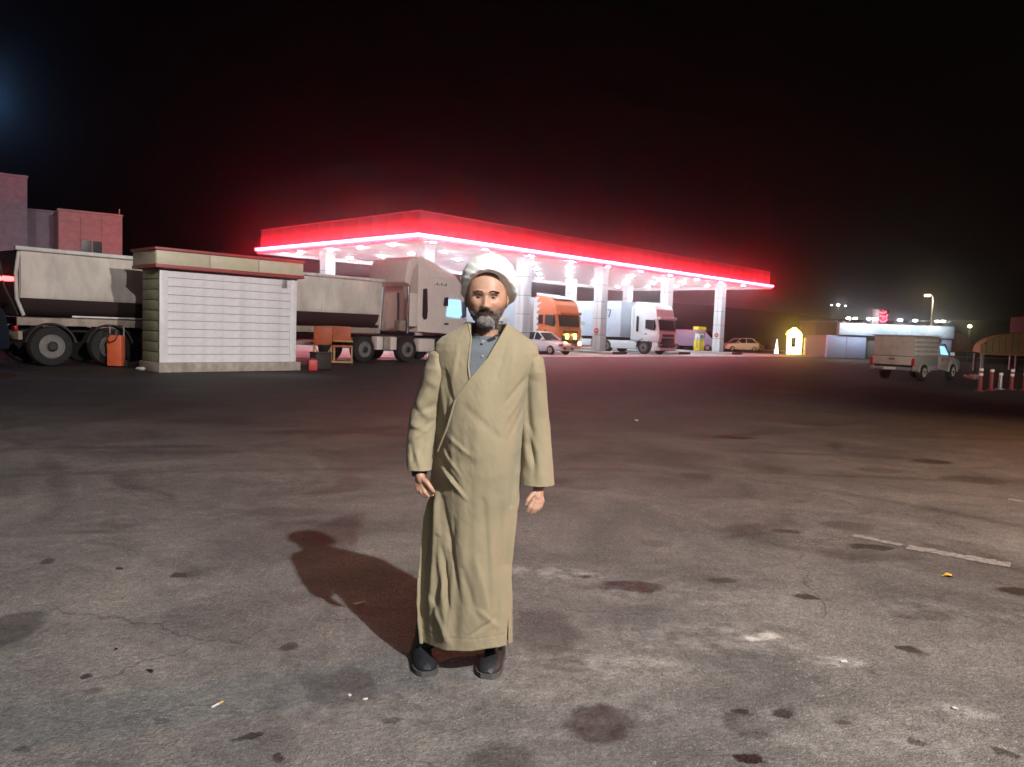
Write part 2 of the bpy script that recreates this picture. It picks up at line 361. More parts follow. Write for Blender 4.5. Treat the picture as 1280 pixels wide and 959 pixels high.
me = MB().lathe([(.10, 0), (.14, .0), (.14, .04)], n=16).mesh('downlight_lens', 'lamp_white')
me2 = MB().lathe([(.2, .0), (.2, .03), (.16, .035)], n=16).mesh('downlight', 'soffit')
for i in range(10):
    for y in (1.3, 4.9, 8.1, 11.3, 14.9):
        o = place('downlight', me2, can, (2.1+i*4.0, y, Z0-.06)); place('downlight_lens', me, o, (0, 0, -.05))
cw = .36
for x in (3, 11.3, 19.6, 28.4, 37.2):
    for y in (3, 13):
        o = MB().box(-cw+.03, -cw+.03, .18, cw-.03, cw-.03, Z0-.023).build('column', 'joint_dark', can, (x, y, 0))
        # cladding sheets with open joints
        zz = [.18, 1.35, 2.55, 3.75, 4.95, Z0-.023]
        me = None
        for a, b in zip(zz, zz[1:]):
            m_ = MB()
            for sx in (-1, 1):
                m_.box(min(sx*.015, sx*cw), -cw, a+.012, max(sx*.015, sx*cw), -cw+.028, b-.012)
                m_.box(min(sx*.015, sx*cw), cw-.028, a+.012, max(sx*.015, sx*cw), cw, b-.012)
                m_.box(-cw, min(sx*.015, sx*(cw-.03)), a+.012, -cw+.028, max(sx*.015, sx*(cw-.03)), b-.012)
                m_.box(cw-.028, min(sx*.015, sx*(cw-.03)), a+.012, cw, max(sx*.015, sx*(cw-.03)), b-.012)
            m_.build('cladding', 'column_clad', o)
        MB().box(-cw-.04, -cw-.04, Z0-.26, cw+.04, cw+.04, Z0-.024, .01).build('column_head', 'column_clad', o)
# small red notices fixed to the columns
n_lab = ['small red notice on the column right of the orange truck', 'small red notice on the rightmost front column']
for (x, y), lb in zip(((19.6, 3), (37.2, 3)), n_lab):
    t = thing('red_notice', lb, 'sign', CO+U*(x-cw-.015)+V*(y-.02)+Vector((0, 0, 1.65)), A_U, 'red notices on the columns')
    MB().lathe([(.20, -.008), (.20, .008)], axis='X', n=20).build('plate', 'red_paint', t)
    MB().box(-.012, -.1, -.03, -.009, .1, .03).build('bar', 'reflector_white', t)
# pump islands
for i, (x, lb) in enumerate([(3, 'pump island kerb behind the cream truck cab'), (11.3, 'pump island kerb behind the standing man'), (19.6, 'pump island kerb under the column right of the orange truck'), (28.4, 'pump island kerb beside the white truck cab'), (37.2, 'pump island kerb carrying the yellow dispenser')]):
    t = thing('pump_island', lb, 'kerb', CO+U*x+V*0, A_U, 'pump islands under the canopy')
    MB().box(-.75, 1.2, .004, .75, 15, .17, .04).build('island_top', 'kerb_light', t)
    MB().box(-.78, 1.0, .006, .78, 1.195, .2, .03).build('end_kerb', 'kerb_dark', t)
# ------------------------------------------------------------------ dispenser
def dispenser(loc, lb, body='yellow_paint'):
    t = thing('fuel_dispenser', lb, 'fuel pump', loc, A_U, 'fuel dispensers on the islands')
    MB().box(-.42, -.3, .17, .42, .3, 1.15, .03).build('cabinet', body, t)
    MB().box(-.38, -.26, 1.152, .38, .26, 1.75, .03).build('display_case', 'pump_white', t)
    MB().box(-.30, -.275, 1.3, .30, -.262, 1.6, .003).build('display', 'print_grey', t)
    MB().box(-.30, -.32, .3, .30, -.303, 1.0, .005).build('door', body, t)
    MB().box(-.65, -.32, 2.05, .65, .32, 2.38, .04).build('top_sign', body, t)
    for s in (-1, 1):
        MB().box(s*.33-.04, -.06, 1.752, s*.33+.04, .06, 2.048).build('post', 'steel_grey', t)
        MB().tube([(s*.45, -.1, 1.4), (s*.56, -.12, 1.2), (s*.58, -.12, .7), (s*.5, -.12, .45), (s*.44, -.1, .7)], .02, 6).build('hose', 'black_plastic', t)
dispenser(CO+U*37.2+V*4.9, 'yellow fuel dispenser with a yellow top sign left of the last column')
dispenser(CO+U*11.3+V*5.2, 'white fuel dispenser behind the column at the man\'s shoulder', 'pump_white')
dispenser(CO+U*19.6+V*5.2, 'white fuel dispenser behind the column right of the orange truck', 'pump_white')

# ------------------------------------------------------------------ kiosk
kio = thing('kiosk', 'white shuttered kiosk with cream parapet and red trim on the left', 'kiosk', (-9.67, 21.06, 0), A_U)
KW, KD, KP, KB, KT = 4.15, 1.25, .27, 2.86, 3.40
MB().box(-.05, -.06, 0, KW+.16, KD+.1, KP, .02).build('plinth', 'plinth', kio)
MB().box(.03, .05, KP, KW-.03, KD-.02, KB).build('wall', 'green_side', kio)
h = (KB-KP)/9
for i in range(9):   # courses of side panels
    MB().box(.0, .06, KP+i*h+.012, .028, KD-.02, KP+(i+1)*h-.012, .005).build('side_panel', 'green_side', kio)
MB().box(-.02, -.01, KP+.003, .2, .07, KB-.01, .01).build('door_frame', 'shutter_white', kio)
MB().box(KW-.2, -.01, KP+.003, KW+.02, .07, KB-.01, .01).build('door_frame', 'shutter_white', kio)
n = 11; h = (KB-KP-.01)/n
me = MB().prism([(.0, .006), (.028, .004), (.034, h*.5), (.028, h-.010), (0, h-.008)], .205, KW-.205).mesh('slat', 'shutter_white')
for v_ in me.vertices: v_.co = (v_.co.y, -v_.co.x+.045, v_.co.z)
me.flip_normals()
for i in range(n): place('slat', me, kio, (0, -.004*random.random(), KP+i*h+.003)).rotation_euler = (.012*(random.random()-.5), 0, 0)
MB().box(KW-.5, -.008, KB-.32, KW-.32, .008, KB-.06, .004).build('bracket', 'steel_grey', kio)
for i in range(3):
    w = (KW+.31)/3; MB().box(-.2+i*w+.008, -.22, KB+.09, -.2+(i+1)*w-.008, -.17, KT-.08, .006).build('parapet_panel', 'cream_panel', kio)
MB().box(-.2, -.165, KB+.09, -.15, KD+.15, KT-.08, .006).build('parapet_panel', 'cream_panel', kio)
MB().box(KW+.06, -.165, KB+.09, KW+.11, KD+.15, KT-.08, .006).build('parapet_panel', 'cream_panel', kio)
MB().box(-.22, -.25, KB-.005, KW+.13, KD+.17, KB+.085, .01).build('lower_trim', 'red_trim', kio)
MB().box(-.25, -.28, KT-.075, KW+.16, KD+.2, KT, .01).build('upper_trim', 'red_trim', kio)

# ------------------------------------------------------------------ buildings behind on the left
def window(parent, x0, z0, x1, z1, y, frame='joint_dark'):
    o = MB().box(x0, y-.03, z0, x1, y+.02, z1, .01).build('window', frame, parent)
    MB().box(x0+.06, y-.045, z0+.06, (x0+x1)/2-.03, y-.032, z1-.06).build('pane', 'glass_dark', o)
    MB().box((x0+x1)/2+.03, y-.045, z0+.06, x1-.06, y-.032, z1-.06).build('pane', 'glass_dark', o)
    return o
def stone_wall(parent, x0, x1, y, z0, z1, m, bw=1.2, bh=.62):
    """cladding slabs with recessed joints in front of a plain block"""
    nx, nz = max(1, round((x1-x0)/bw)), max(1, round((z1-z0)/bh)); a, b = (x1-x0)/nx, (z1-z0)/nz
    for j in range(nz):
        for i in range(nx):
            MB().box(x0+i*a+.012, y-.04-random.random()*.006, z0+j*b+.012, x0+(i+1)*a-.012, y, z0+(j+1)*b-.012).build('stone_slab', m, parent, smooth=False)
b1 = thing('stone_tower', 'tall pinkish stone block cut off by the left edge', 'building', (-29.0, 46, 0), math.radians(35))
MB().box(-12, 0, 0, 0, 8, 9.4).build('wall', 'stone_grey', b1)
stone_wall(b1, -3.6, 0, 0, 3.4, 9.4, 'stone_grey')
MB().box(-12.1, -.1, 9.402, .05, 8.1, 9.55, .02).build('coping', 'stone_grey', b1)
b2 = thing('stone_link_block', 'dark recessed stone block between the tower and the windowed building', 'building', (-29.3, 47.4, 0), math.radians(35))
MB().box(-2.6, 0, 0, 4.6, 7, 7.7).build('wall', 'stone_grey', b2); MB().box(-2.6, -.08, 7.702, 4.6, 7, 7.82, .02).build('coping', 'stone_grey', b2)
stone_wall(b2, -2.4, 3.8, 0, 3.4, 7.7, 'stone_grey')
b3 = thing('stone_building', 'pinkish stone building with a small double window above the tipper', 'building', (-26.7, 45.2, 0), math.radians(35))
MB().box(0, 0, 0, 3.35, 6, 7.5).build('wall', 'stone_pink', b3)
stone_wall(b3, 0, 3.35, 0, 3.4, 7.5, 'stone_pink')
MB().box(-.05, -.09, 7.502, 3.4, 6, 7.62, .02).build('coping', 'stone_pink', b3)
window(b3, 1.15, 5.1, 2.3, 5.95, -.06, 'stone_pink')
MB().tube([(3.2, .1, 7.6), (3.2, .1, 7.95)], .04).build('roof_vent', 'steel_grey', b3)

# ------------------------------------------------------------------ buildings on the right
BR = thing('roadside_shop', 'low shop with a floodlit pale blue sign band behind the silver pickup', 'building', (27.6, 68, 0))
MB().box(.9, .3, 0, 11.1, 7, 2.0).build('wall', 'wall_dark_grey', BR)
for i in range(2): MB().box(.05+i*1.72, -.08, .02, 1.73+i*1.72, .25, 2.0, .02).build('shutter_panel', 'panel_blue', BR)
for i in range(3): MB().box(3.7+i*2.2, .16, .05, 5.8+i*2.2, .28, 1.95, .02).build('door_panel', 'wall_dark_grey', BR)
MB().box(10.1, -.08, .0, 11.0, .25, 2.0, .02).build('pillar', 'panel_blue', BR)
for i in range(8):
    w = (11.1-1.0)/8; MB().box(1.0+i*w+.01, -.22, 2.06, 1.0+(i+1)*w-.01, -.1, 3.1, .01).build('sign_panel', 'sign_blue_white', BR)
MB().box(.98, -.095, 2.03, 11.12, .3, 3.14).build('sign_frame', 'steel_grey', BR)
for k, (x, mm) in enumerate([(1.25, 'flood_white'), (1.8, 'flood_yellow'), (3.0, 'flood_white'), (3.5, 'flood_white'), (5.7, 'flood_white'), (7.0, 'flood_white'), (8.9, 'flood_yellow'), (9.4, 'flood_white')]):
    o = MB().tube([(x, -.05, 3.1), (x, -.8, 3.55), (x, -1.3, 3.55)], .025, 6).build('floodlight', 'steel_grey', BR)
    MB().box(x-.11, -1.42, 3.44, x+.11, -1.22, 3.56, .01).build('flood_lens', mm, o)
py = thing('pylon_sign', 'white pylon with red neon lettering on the shop roof', 'sign', (32.3, 69.2, 3.0))
MB().box(0, 0, 0, .35, .5, 1.45, .02).build('pylon', 'white_paint', py)
MB().box(.352, .1, .2, 1.25, .3, 1.45, .02).build('sign_board', 'joint_dark', py)
def neon(pts, z): return [(x*.3+.42, .05, z+y*.3) for x, y in pts]
for j, strokes in enumerate([[[(0, .2), (.6, 0), (1.4, 0), (1.8, .5)], [(.9, .7), (1.0, .75)]], [[(0, .0), (.5, .5), (.9, .1), (1.4, .3), (2.0, .0), (2.3, .8)], [(1.2, -.3), (1.4, -.3)]], [[(.1, .5), (.5, 0), (1.6, 0), (2.1, .4), (2.2, .9)], [(.9, .8), (1.1, .8)]]]):
    for s in strokes: MB().tube(neon(s, 1.15-j*.38), .045, 6).build('neon_stroke', 'neon_red', py)
t = thing('grey_block_house', 'plain grey block building left of the blue sign band', 'building', (33.3, 85, 0))
MB().box(0, 0, 0, 3.2, 5, 3.55, .02).build('wall', 'wall_dark_grey', t); MB().box(-.06, -.06, 3.552, 3.26, 5, 3.66, .02).build('roof_edge', 'stone_grey', t)
t = thing('white_boundary_wall', 'low white wall between the yellow lit booth and the blue panels', 'wall', (29.3, 77.5, 0))
for i in range(3): MB().box(i*.98+.01, 0, 0, (i+1)*.98-.01, .25, 1.72, .02).build('wall_panel', 'white_wall', t)
MB().box(.2, -.35, 0, 3.0, -.02, .25, .03).build('footing', 'white_wall', t)
# lit booth shaped like a little gate
bo = thing('illuminated_booth', 'small booth outlined in glowing yellow light beyond the canopy', 'booth', (27.9, 78.3, 0))
MB().box(.02, .05, 0, .36, .5, 1.95, .02).build('side_post', 'booth_white', bo); MB().box(.94, .05, 0, 1.28, .5, 1.95, .02).build('side_post', 'booth_white', bo)
MB().box(.362, .05, 0, .938, .5, .75, .02).build('base_panel', 'booth_white', bo); MB().box(.362, .05, 1.7, .938, .5, 1.95, .02).build('lintel', 'booth_white', bo)
MB().prism([(-.1, 1.97), (1.4, 1.97), (1.2, 2.3), (.65, 2.72), (.1, 2.3)], .0, .55, .02).build('pediment', 'neon_yellow', bo)
for x in (-.02, 1.32): MB().tube([(x, 0, .05), (x, 0, 1.95)], .05, 6).build('light_tube', 'neon_yellow', bo)
MB().tube([(-.02, -.02, .1), (1.32, -.02, .1)], .05, 6).build('light_tube', 'neon_yellow', bo)
bo2 = thing('lit_cone_sign', 'small white lit pyramid marker left of the yellow booth', 'sign', (27.0, 79, 0))
MB().lathe([(.28, 0), (.22, .1), (.08, 1.2), (.02, 1.5)], n=4).build('marker', 'booth_white', bo2)
# street lamp
sl = thing('street_lamp', 'tall street lamp glowing yellow white above the shop', 'street lamp', (48.6, 90, 0))
MB().tube([(0, 0, 0), (0, 0, 6.7), (-.1, 0, 7.1), (-.5, 0, 7.25)], [.11, .07, .06, .05], 8).build('pole', 'steel_grey', sl)
o = MB().box(-.95, -.16, 7.18, -.4, .16, 7.3, .04).build('lamp_head', 'steel_grey', sl); MB().box(-.92, -.14, 7.08, -.43, .14, 7.175, .03).build('lens', 'street_lamp_glow', sl)
lp = bpy.data.lights.new('street_lamp_light', 'SPOT'); lp.energy = 2500; lp.color = (1, .72, .4); lp.spot_size = 2.4; lp.shadow_soft_size = .3
lo = bpy.data.objects.new('street_lamp_light', lp); C.objects.link(lo); lo.location = (48.6-.67, 89.9, 7.0); lo.rotation_euler = (math.radians(50), 0, 0)
# floodlights beyond the shop roof
for (x, y, z, lb, mm) in [(47.2, 80, 5.0, 'single yellow lamp on a short post right of the blue sign band', 'flood_yellow')]:
    t = thing('post_lamp', lb, 'lamp', (x, y, 0)); MB().tube([(0, 0, 0), (0, 0, z-1.6)], .05, 6).build('pole', 'steel_grey', t); MB().box(-.12, -.12, z-1.6, .12, .12, z-1.4, .03).build('lens', mm, t)
# far dark ridge with lamps
rows = []
for j in range(7):
    r = []
    for i in range(61):
        x = -300+i*12; y = 215+j*14; z = max(0, math.sin(PI*j/7.5))*(8+6*noise.noise(Vector((x*.012, j*.3, 0)))+4*math.exp(-((x-115)/90)**2))
        r.append((x, y, z-.3))
    rows.append(r)
g = MB(); g.grid(rows); tag(g.build('hills', 'hill_rock'), kind='structure')
for k, (x, z, s) in enumerate([(104.5, 13.1, .55), (102.4, 13.0, .22), (106.9, 13.0, .28)]):
    t = thing('hill_lamp', ['bright white lamp in the middle of three on the dark hill', 'faint lamp at the left of three on the dark hill', 'faint lamp at the right of three on the dark hill'][k], 'lamp', (x, 250, 4), 0, 'distant lamps on the hill')
    MB().tube([(0, 0, 0), (0, 0, z-4.2)], .12, 6).build('pole', 'steel_grey', t); MB().lathe([(s*.5, 0), (s*.8, s*.4), (s*.3, s*.9)], n=10, at=(0, 0, z-4.2)).build('lens', 'hill_lamp_glow', t)
# arched shelters on the right
def shelter(loc, rot, Wd, rise, eave, length, m, lb, ribs):
    t = thing('arched_shelter', lb, 'shelter', loc, rot, 'arched shelters on the right')
    n = 16; rows = []
    for k in range(ribs*4+1):
        y = length*k/(ribs*4); amp = .03 if k % 2 else 0
        rows.append([(-Wd/2*math.cos(PI*i/n), y, eave+(rise+amp)*math.sin(PI*i/n)**.8) for i in range(n+1)])
    g = MB(); g.grid(rows); g.build('arched_roof', m, t, smooth=False)
    # end wall boards
    nb = max(6, int(Wd/.28))
    for i in range(nb):
        x0, x1 = -Wd/2+Wd*i/nb+.01, -Wd/2+Wd*(i+1)/nb-.01; xm = (x0+x1)/2
        top = eave+rise*max(.02, (1-(2*xm/Wd)**2))**.4*.97
        MB().box(x0, .0+.02*(i % 2), eave+.02, x1, .05+.02*(i % 2), top).build('gable_board', m, t, smooth=False)
    MB().box(-Wd/2, -.05, eave-.1, Wd/2, -.005, eave+.015).build('eave_beam', 'wood_frame', t)
    for x in (-Wd/2+.15, 0, Wd/2-.15):
        for y in (.1, length-.1): MB().tube([(x, y, 0), (x, y, eave-.1)], .09, 8).build('post', 'steel_grey', t)
shelter((26.9, 40, 0), math.radians(-28), 4.6, 1.15, 1.16, 7, 'tarp_ochre', 'ochre arched shelter on posts at the right edge behind the bollards', 6)
shelter((42.0, 76, 0), math.radians(-6), 6.4, 2.0, 1.0, 5, 'tarp_brown', 'brown arched shelter beyond the silver pickup', 4)
t = thing('beige_water_tank', 'faint beige tank above the ochre shelter at the right edge', 'tank', (33.6, 49, 0))
MB().box(-.9, 0, 2.45, 2.5, 2, 3.5, .1).build('tank_body', 'dim_wall', t)
for x in (-.8, 2.2):
    for y in (.2, 1.8): MB().tube([(x, y, 0), (x, y, 2.46)], .08, 8).build('leg', 'steel_grey', t)
t = thing('rubble_heap', 'small reddish heap of rubble in front of the pickup', 'rubble', (20.9, 34.9, 0))
for i in range(9):
    r = .05+.08*random.random(); MB().box(-r, -r, 0, r, r, r*1.5, .05, T=Matrix.Translation((random.uniform(-.28, .28), random.uniform(-.2, .2), random.uniform(0, .12))) @ Matrix.Rotation(random.random()*3, 4, (1, 1, 1))).build('chunk', 'plinth' if i % 3 else 'red_trim', t)
# bollards
bm_ = None
bl = ['leftmost red bollard with two white bands', 'second red bollard from the left, single white cap', 'third bollard from the left, thin and pale', 'fourth bollard from the left, red with two white bands', 'rightmost red bollard cut by the frame edge']
for k, (x, y, hh) in enumerate([(15.75, 25.84, .78), (16.5, 26.45, .74), (17.35, 27.3, .60), (17.75, 27.3, .74), (17.95, 26.9, .80)]):
    t = thing('bollard', bl[k], 'bollard', (x, y, 0), 0, 'bollards on the right')
    MB().lathe([(.16, 0), (.16, .03), (.07, .05), (.055, hh-.05), (.03, hh)], n=14).build('post', 'steel_grey' if k == 2 else 'bollard_red', t)
    for z in ((hh-.10,) if k in (1, 2) else (hh-.10, hh-.26)): MB().lathe([(.066, z), (.066, z+.09)], n=14).build('reflective_band', 'reflector_white', t)
# ------------------------------------------------------------------ wheels
def wheel(parent, x, y, r, w, side, kind='truck', steer=0):
    """side -1: outer face towards -y"""
    g = MB(); s = side
    g.lathe([(r*.60, s*w*.5), (r*.62, s*w*.56), (r*.80, s*w*.55), (r*.95, s*w*.5), (r, s*w*.38), (r, -s*w*.38), (r*.94, -s*w*.5), (r*.6, -s*w*.5)], 'Y', 36)
    o = g.build('wheel', 'tyre', parent, (x, y, r), steer)
    rm = MB(); rm.lathe([(r*.60, s*w*.52), (r*.60, s*w*.57), (r*.54, s*w*.57), (r*.50, s*w*.45), (r*.30, s*w*.46), (r*.26, s*w*.6), (r*.16, s*w*.66), (0.01, s*w*.66)], 'Y', 36)
    rm.build('rim', 'rim_grey' if kind == 'truck' else 'rim_grey', o)
    if kind == 'truck':   # bright ring with hand holes, dark hub
        rg = MB()
        for k in range(10):
            a0, a1 = 2*PI*(k+.24)/10, 2*PI*(k+.76)/10
            q = [(rr*math.cos(a), s*w*yy, rr*math.sin(a)) for rr, yy in ((r*.33, .50), (r*.49, .50)) for a in ((a0, (a0+a1)/2, a1) if rr < r*.4 else (a1, (a0+a1)/2, a0))]
            top = [rg.bm.verts.new(p) for p in q]; bot = [rg.bm.verts.new((p[0], p[1]-s*.02, p[2])) for p in q]
            rg.bm.faces.new(top); rg.bm.faces.new(bot[::-1])
            for i in range(6): rg.bm.faces.new((top[i], bot[i], bot[(i+1) % 6], top[(i+1) % 6]))
        rg.build('rim_lug_ring', 'rim_bright', o, smooth=False)
        MB().lathe([(r*.24, s*w*.55), (r*.24, s*w*.70), (r*.18, s*w*.78), (.01, s*w*.78)], 'Y', 20).build('hub', 'black_plastic', o)
    else:
        sp = MB()
        for k in range(7):
            a = 2*PI*k/7; T = Matrix.Rotation(a, 4, 'Y')
            sp.box(-.02, s*w*.55-.012, r*.1, .02, s*w*.55+.012, r*.56, 0, T)
        sp.build('spokes', 'rim_bright', o, smooth=False)
    return o

# ------------------------------------------------------------------ tractor cab, x forward, front at x = 0, near side is y = -1.25
def cab(t, L, H, paint, roof_front, side_slot=True, fairing=None, sleeper_win=False, graphics=False):
    hw = 1.24
    def tp(p):
        k = 1 - .05*max(0, (p.z-2.2)/2) ; p.y *= k
        if p.x > -.5: p.y *= 1-.10*(p.x+.5)
        return p
    rear_top = fairing if fairing else H
    prof = [(-L, 1.0), (-L, rear_top-.25), (-L+.15, rear_top), (-L*.55, (rear_top+roof_front)/2+.08), (-.62, roof_front), (-.36, roof_front-.3), (-.22, 2.62), (-.04, 1.75), (0, 1.35), (-.02, .95), (-.55, .95)]
    body = MB().prism(prof, -hw, hw, .06, tp, 3).build('cab_body', paint, t)
    # windscreen and sun visor
    def front_pt(z):   # x of the nose at height z
        pr = [(0, 1.35), (-.04, 1.75), (-.22, 2.62), (-.36, roof_front-.3)]
        for (x0, z0), (x1, z1) in zip(pr, pr[1:]):
            if z <= z1: return x0+(x1-x0)*(z-z0)/(z1-z0)
        return pr[-1][0]
    g = MB()
    rows = [[(front_pt(z)+.012+.035*(1-(y/1.1)**2), y*(1-.05*max(0, (z-2.2)/2)), z) for y in np.linspace(-1.10, 1.10, 9)] for z in (1.85, 2.1, 2.4, 2.62)]
    V_ = g.grid(rows); g.build('windscreen', 'glass_dark', t)
    MB().box(-.28, -1.13, 2.65, .05, 1.13, 2.86, .04).build('sun_visor', paint if not graphics else 'truck_orange', t)
    # grille
    go = MB().box(-.06, -.85, .55, .055, .85, 1.25, .03).build('grille', 'black_plastic', t)
    for k in range(4): MB().box(.056, -.82, .62+k*.15, .075, .82, .70+k*.15, .008).build('grille_bar', 'chassis_dark', go)
    MB().box(.012, -.8, 1.36, .05, .8, 1.56, .02).build('badge_panel', 'black_plastic', t)
    MB().box(-.55, -1.2, .32, .07, 1.2, .545, .05).build('bumper', paint, t)
    for s in (-1, 1):
        MB().box(-.2, s*1.03-.16, .60, .085, s*1.03+.16, .82, .04).build('headlight', 'head_light' if graphics else 'rim_grey', t)
        # side windows, doors, steps, mirrors
        yy = hw+.006
        def sidepanel(name, pts, m, th=.012, parent=t):
            g = MB(); a = [g.bm.verts.new(tp(Vector((x, s*yy, z)))) for x, z in pts]; b_ = [g.bm.verts.new(v.co+Vector((0, s*th, 0))) for v in a]
            n = len(a); g.bm.faces.new(a); g.bm.faces.new(b_[::-1])
            for i in range(n): g.bm.faces.new((a[i], b_[i], b_[(i+1) % n], a[(i+1) % n]))
            return g.build(name, m, parent, smooth=False)
        sidepanel('door_window', [(-1.25, 1.95), (-.42, 1.80), (-.30, 2.05), (-.42, 2.58), (-1.25, 2.62)], 'glass_dark')
        d = MB().box(-1.36, s*(hw+.008)-.01, 1.02, -.14, s*(hw+.008)+.008, 1.74, .006).build('door', paint, t)
        MB().box(-1.28, s*(hw+.016), 1.50, -1.05, s*(hw+.05), 1.57, .01).build('handle', 'black_plastic', d)
        if side_slot: sidepanel('side_slot_window', [(-L+.28, 1.75), (-L+.42, 1.65), (-L+.50, 1.75), (-L+.50, 2.75), (-L+.40, 2.9), (-L+.28, 2.85)], 'glass_dark', .02)
        if sleeper_win: sidepanel('sleeper_window', [(-1.85, 2.0), (-1.45, 1.97), (-1.45, 2.6), (-1.85, 2.62)], 'glass_dark')
        MB().box(-.42, s*1.40-.1, 1.9, -.32, s*1.40+.1, 2.55, .04).build('mirror', 'black_plastic', t)
        MB().tube([(-.36, s*1.2, 2.62), (-.37, s*1.42, 2.6), (-.37, s*1.42, 2.5)], .02, 6).build('mirror_arm', 'black_plastic', t)
        st = MB().box(-.62, s*1.02-.2, .32, -.12, s*1.02+.2, .93, .04); st.build('step_box', paint, t)
        # wheel arch
        g = MB(); n = 10
        rows = [[(-1.35+rr*math.cos(PI*k/n), y_, .52+rr*math.sin(PI*k/n)) for k in range(n+1)] for y_, rr in ((s*.85, .60), (s*1.235, .60), (s*1.25, .66), (s*.85, .66))]
        g.grid(rows); g.build('mudguard', 'black_plastic', t)
        wheel(t, -1.35, s*1.08, .51, .30, s)
    if graphics:
        for s in (-1, 1):
            rnd = random.Random(5); g = MB(); zz = np.linspace(1.15, 3.75, 27); xs = []
            for i, z in enumerate(zz): xs.append(-L+.16+(.62 if i % 4 == 2 else .30 if i % 2 else .14)*(1.1-.25*abs(z-2.4))*(.7+.5*rnd.random()))
            bot = [g.bm.verts.new(tp(Vector((-L+.04, s*(hw+.008), z)))) for z in zz]; top = [g.bm.verts.new(tp(Vector((x, s*(hw+.008), z+.10*(i % 4 == 2))))) for i, (x, z) in enumerate(zip(xs, zz))]
            for i in range(26): g.bm.faces.new((bot[i], bot[i+1], top[i+1], top[i]))
            g.build('white_flame_print', 'truck_white', t, smooth=False)
    MB().box(-L-3.4, -.45, .62, -.6, .45, .93, .02).build('chassis', 'chassis_dark', t)

# white tractor with a box trailer
wt = thing('box_truck', 'white truck with tall box trailer standing under the canopy, nose to the right', 'truck', CO+U*24.9+V*.5, A_U-PI/2)
cab(wt, 2.35, 4.1, 'truck_white', 3.72, fairing=3.98)
MB().prism([(-2.6, 1.02), (-2.36, 1.02), (-2.36, 3.7), (-2.6, 3.5)], -1.2, 1.2, .03).build('air_deflector', 'truck_white', wt)
MB().box(-16.6, -1.27, 1.22, -3.5, 1.27, 4.02, .04).build('trailer_box', 'box_blue_white', wt)
for s in (-1, 1):
    for k in range(11): MB().box(-16.4+k*1.17, s*1.275-.012, 1.3, -16.36+k*1.17, s*1.275+.012, 3.95, .004).build('box_rib', 'box_blue_white', wt)
    MB().box(-5.9, s*1.12-.06, .36, -2.05, s*1.12+.06, .98, .03).build('side_skirt', 'truck_white', wt)
    MB().box(-12.0, s*1.14-.04, .45, -6.4, s*1.14+.04, 1.0, .03).build('side_skirt', 'truck_white', wt)
    wheel(wt, -4.9, s*1.02, .5, .32, s)
    for k in range(3): wheel(wt, -12.6-1.32*k, s*1.05, .5, .32, s)
MB().box(-16.4, -.5, .98, -3.6, .5, 1.21, .02).build('trailer_chassis', 'chassis_dark', wt)
def letters(parent, text_strokes, origin, sc, ang_plane, m):
    for st in text_strokes:
        g = MB(); g.tube([(origin[0]+x*sc, origin[1], origin[2]+z*sc) for x, z in st], .045*sc/.5, 5); g.build('lettering', m, parent)
NINE = [(.05, 0), (.35, .1), (.45, .5), (.35, .95), (.1, .95), (0, .7), (.1, .5), (.42, .55)]
for x0 in (0, .62): letters(wt, [[(p[0]+x0, p[1]) for p in NINE]], (-5.55, -1.30, 2.75), .62, 0, 'print_grey')
letters(wt, [[(1.25, .95), (1.7, .95), (1.45, 0)]], (-5.55, -1.30, 2.75), .62, 0, 'print_grey')

# orange tractor
ot = thing('orange_truck', 'orange truck with white flame graphics and glowing amber front lamps', 'truck', CO+U*15.4+V*2.3, A_U-PI/2)
cab(ot, 2.35, 4.0, 'truck_orange', 3.62, side_slot=False, fairing=3.95, sleeper_win=True, graphics=True)
MB().prism([(-2.3, 3.98), (-.8, 3.72), (-.5, 3.68), (-.5, 3.74), (-.8, 3.84), (-2.3, 4.1)], -1.0, 1.0, .02).build('roof_spoiler', 'truck_white', ot)
for s in (-1, 1): MB().box(.08, s*.42-.13, 1.02, .12, s*.42+.13, 1.34, .03).build('amber_lamp', 'amber_light', ot)
MB().box(-.1, -.7, 1.95, -.06, .2, 2.35).build('paper_in_windscreen', 'reflector_white', ot) if False else None
MB().box(-15.5, -1.27, 1.2, -3.5, 1.27, 3.85, .04).build('trailer_box', 'box_blue_white', ot)
MB().box(-15.4, -.5, .93, -3.4, .5, 1.19, .02).build('trailer_chassis', 'chassis_dark', ot)
for s in (-1, 1):
    for k in range(10): MB().box(-15.3+k*1.25, s*1.275-.012, 1.3, -15.26+k*1.25, s*1.275+.012, 3.8, .004).build('box_rib', 'box_blue_white', ot)
    wheel(ot, -4.9, s*1.02, .5, .32, s)
    for k in range(2): wheel(ot, -12.2-1.32*k, s*1.05, .5, .32, s)

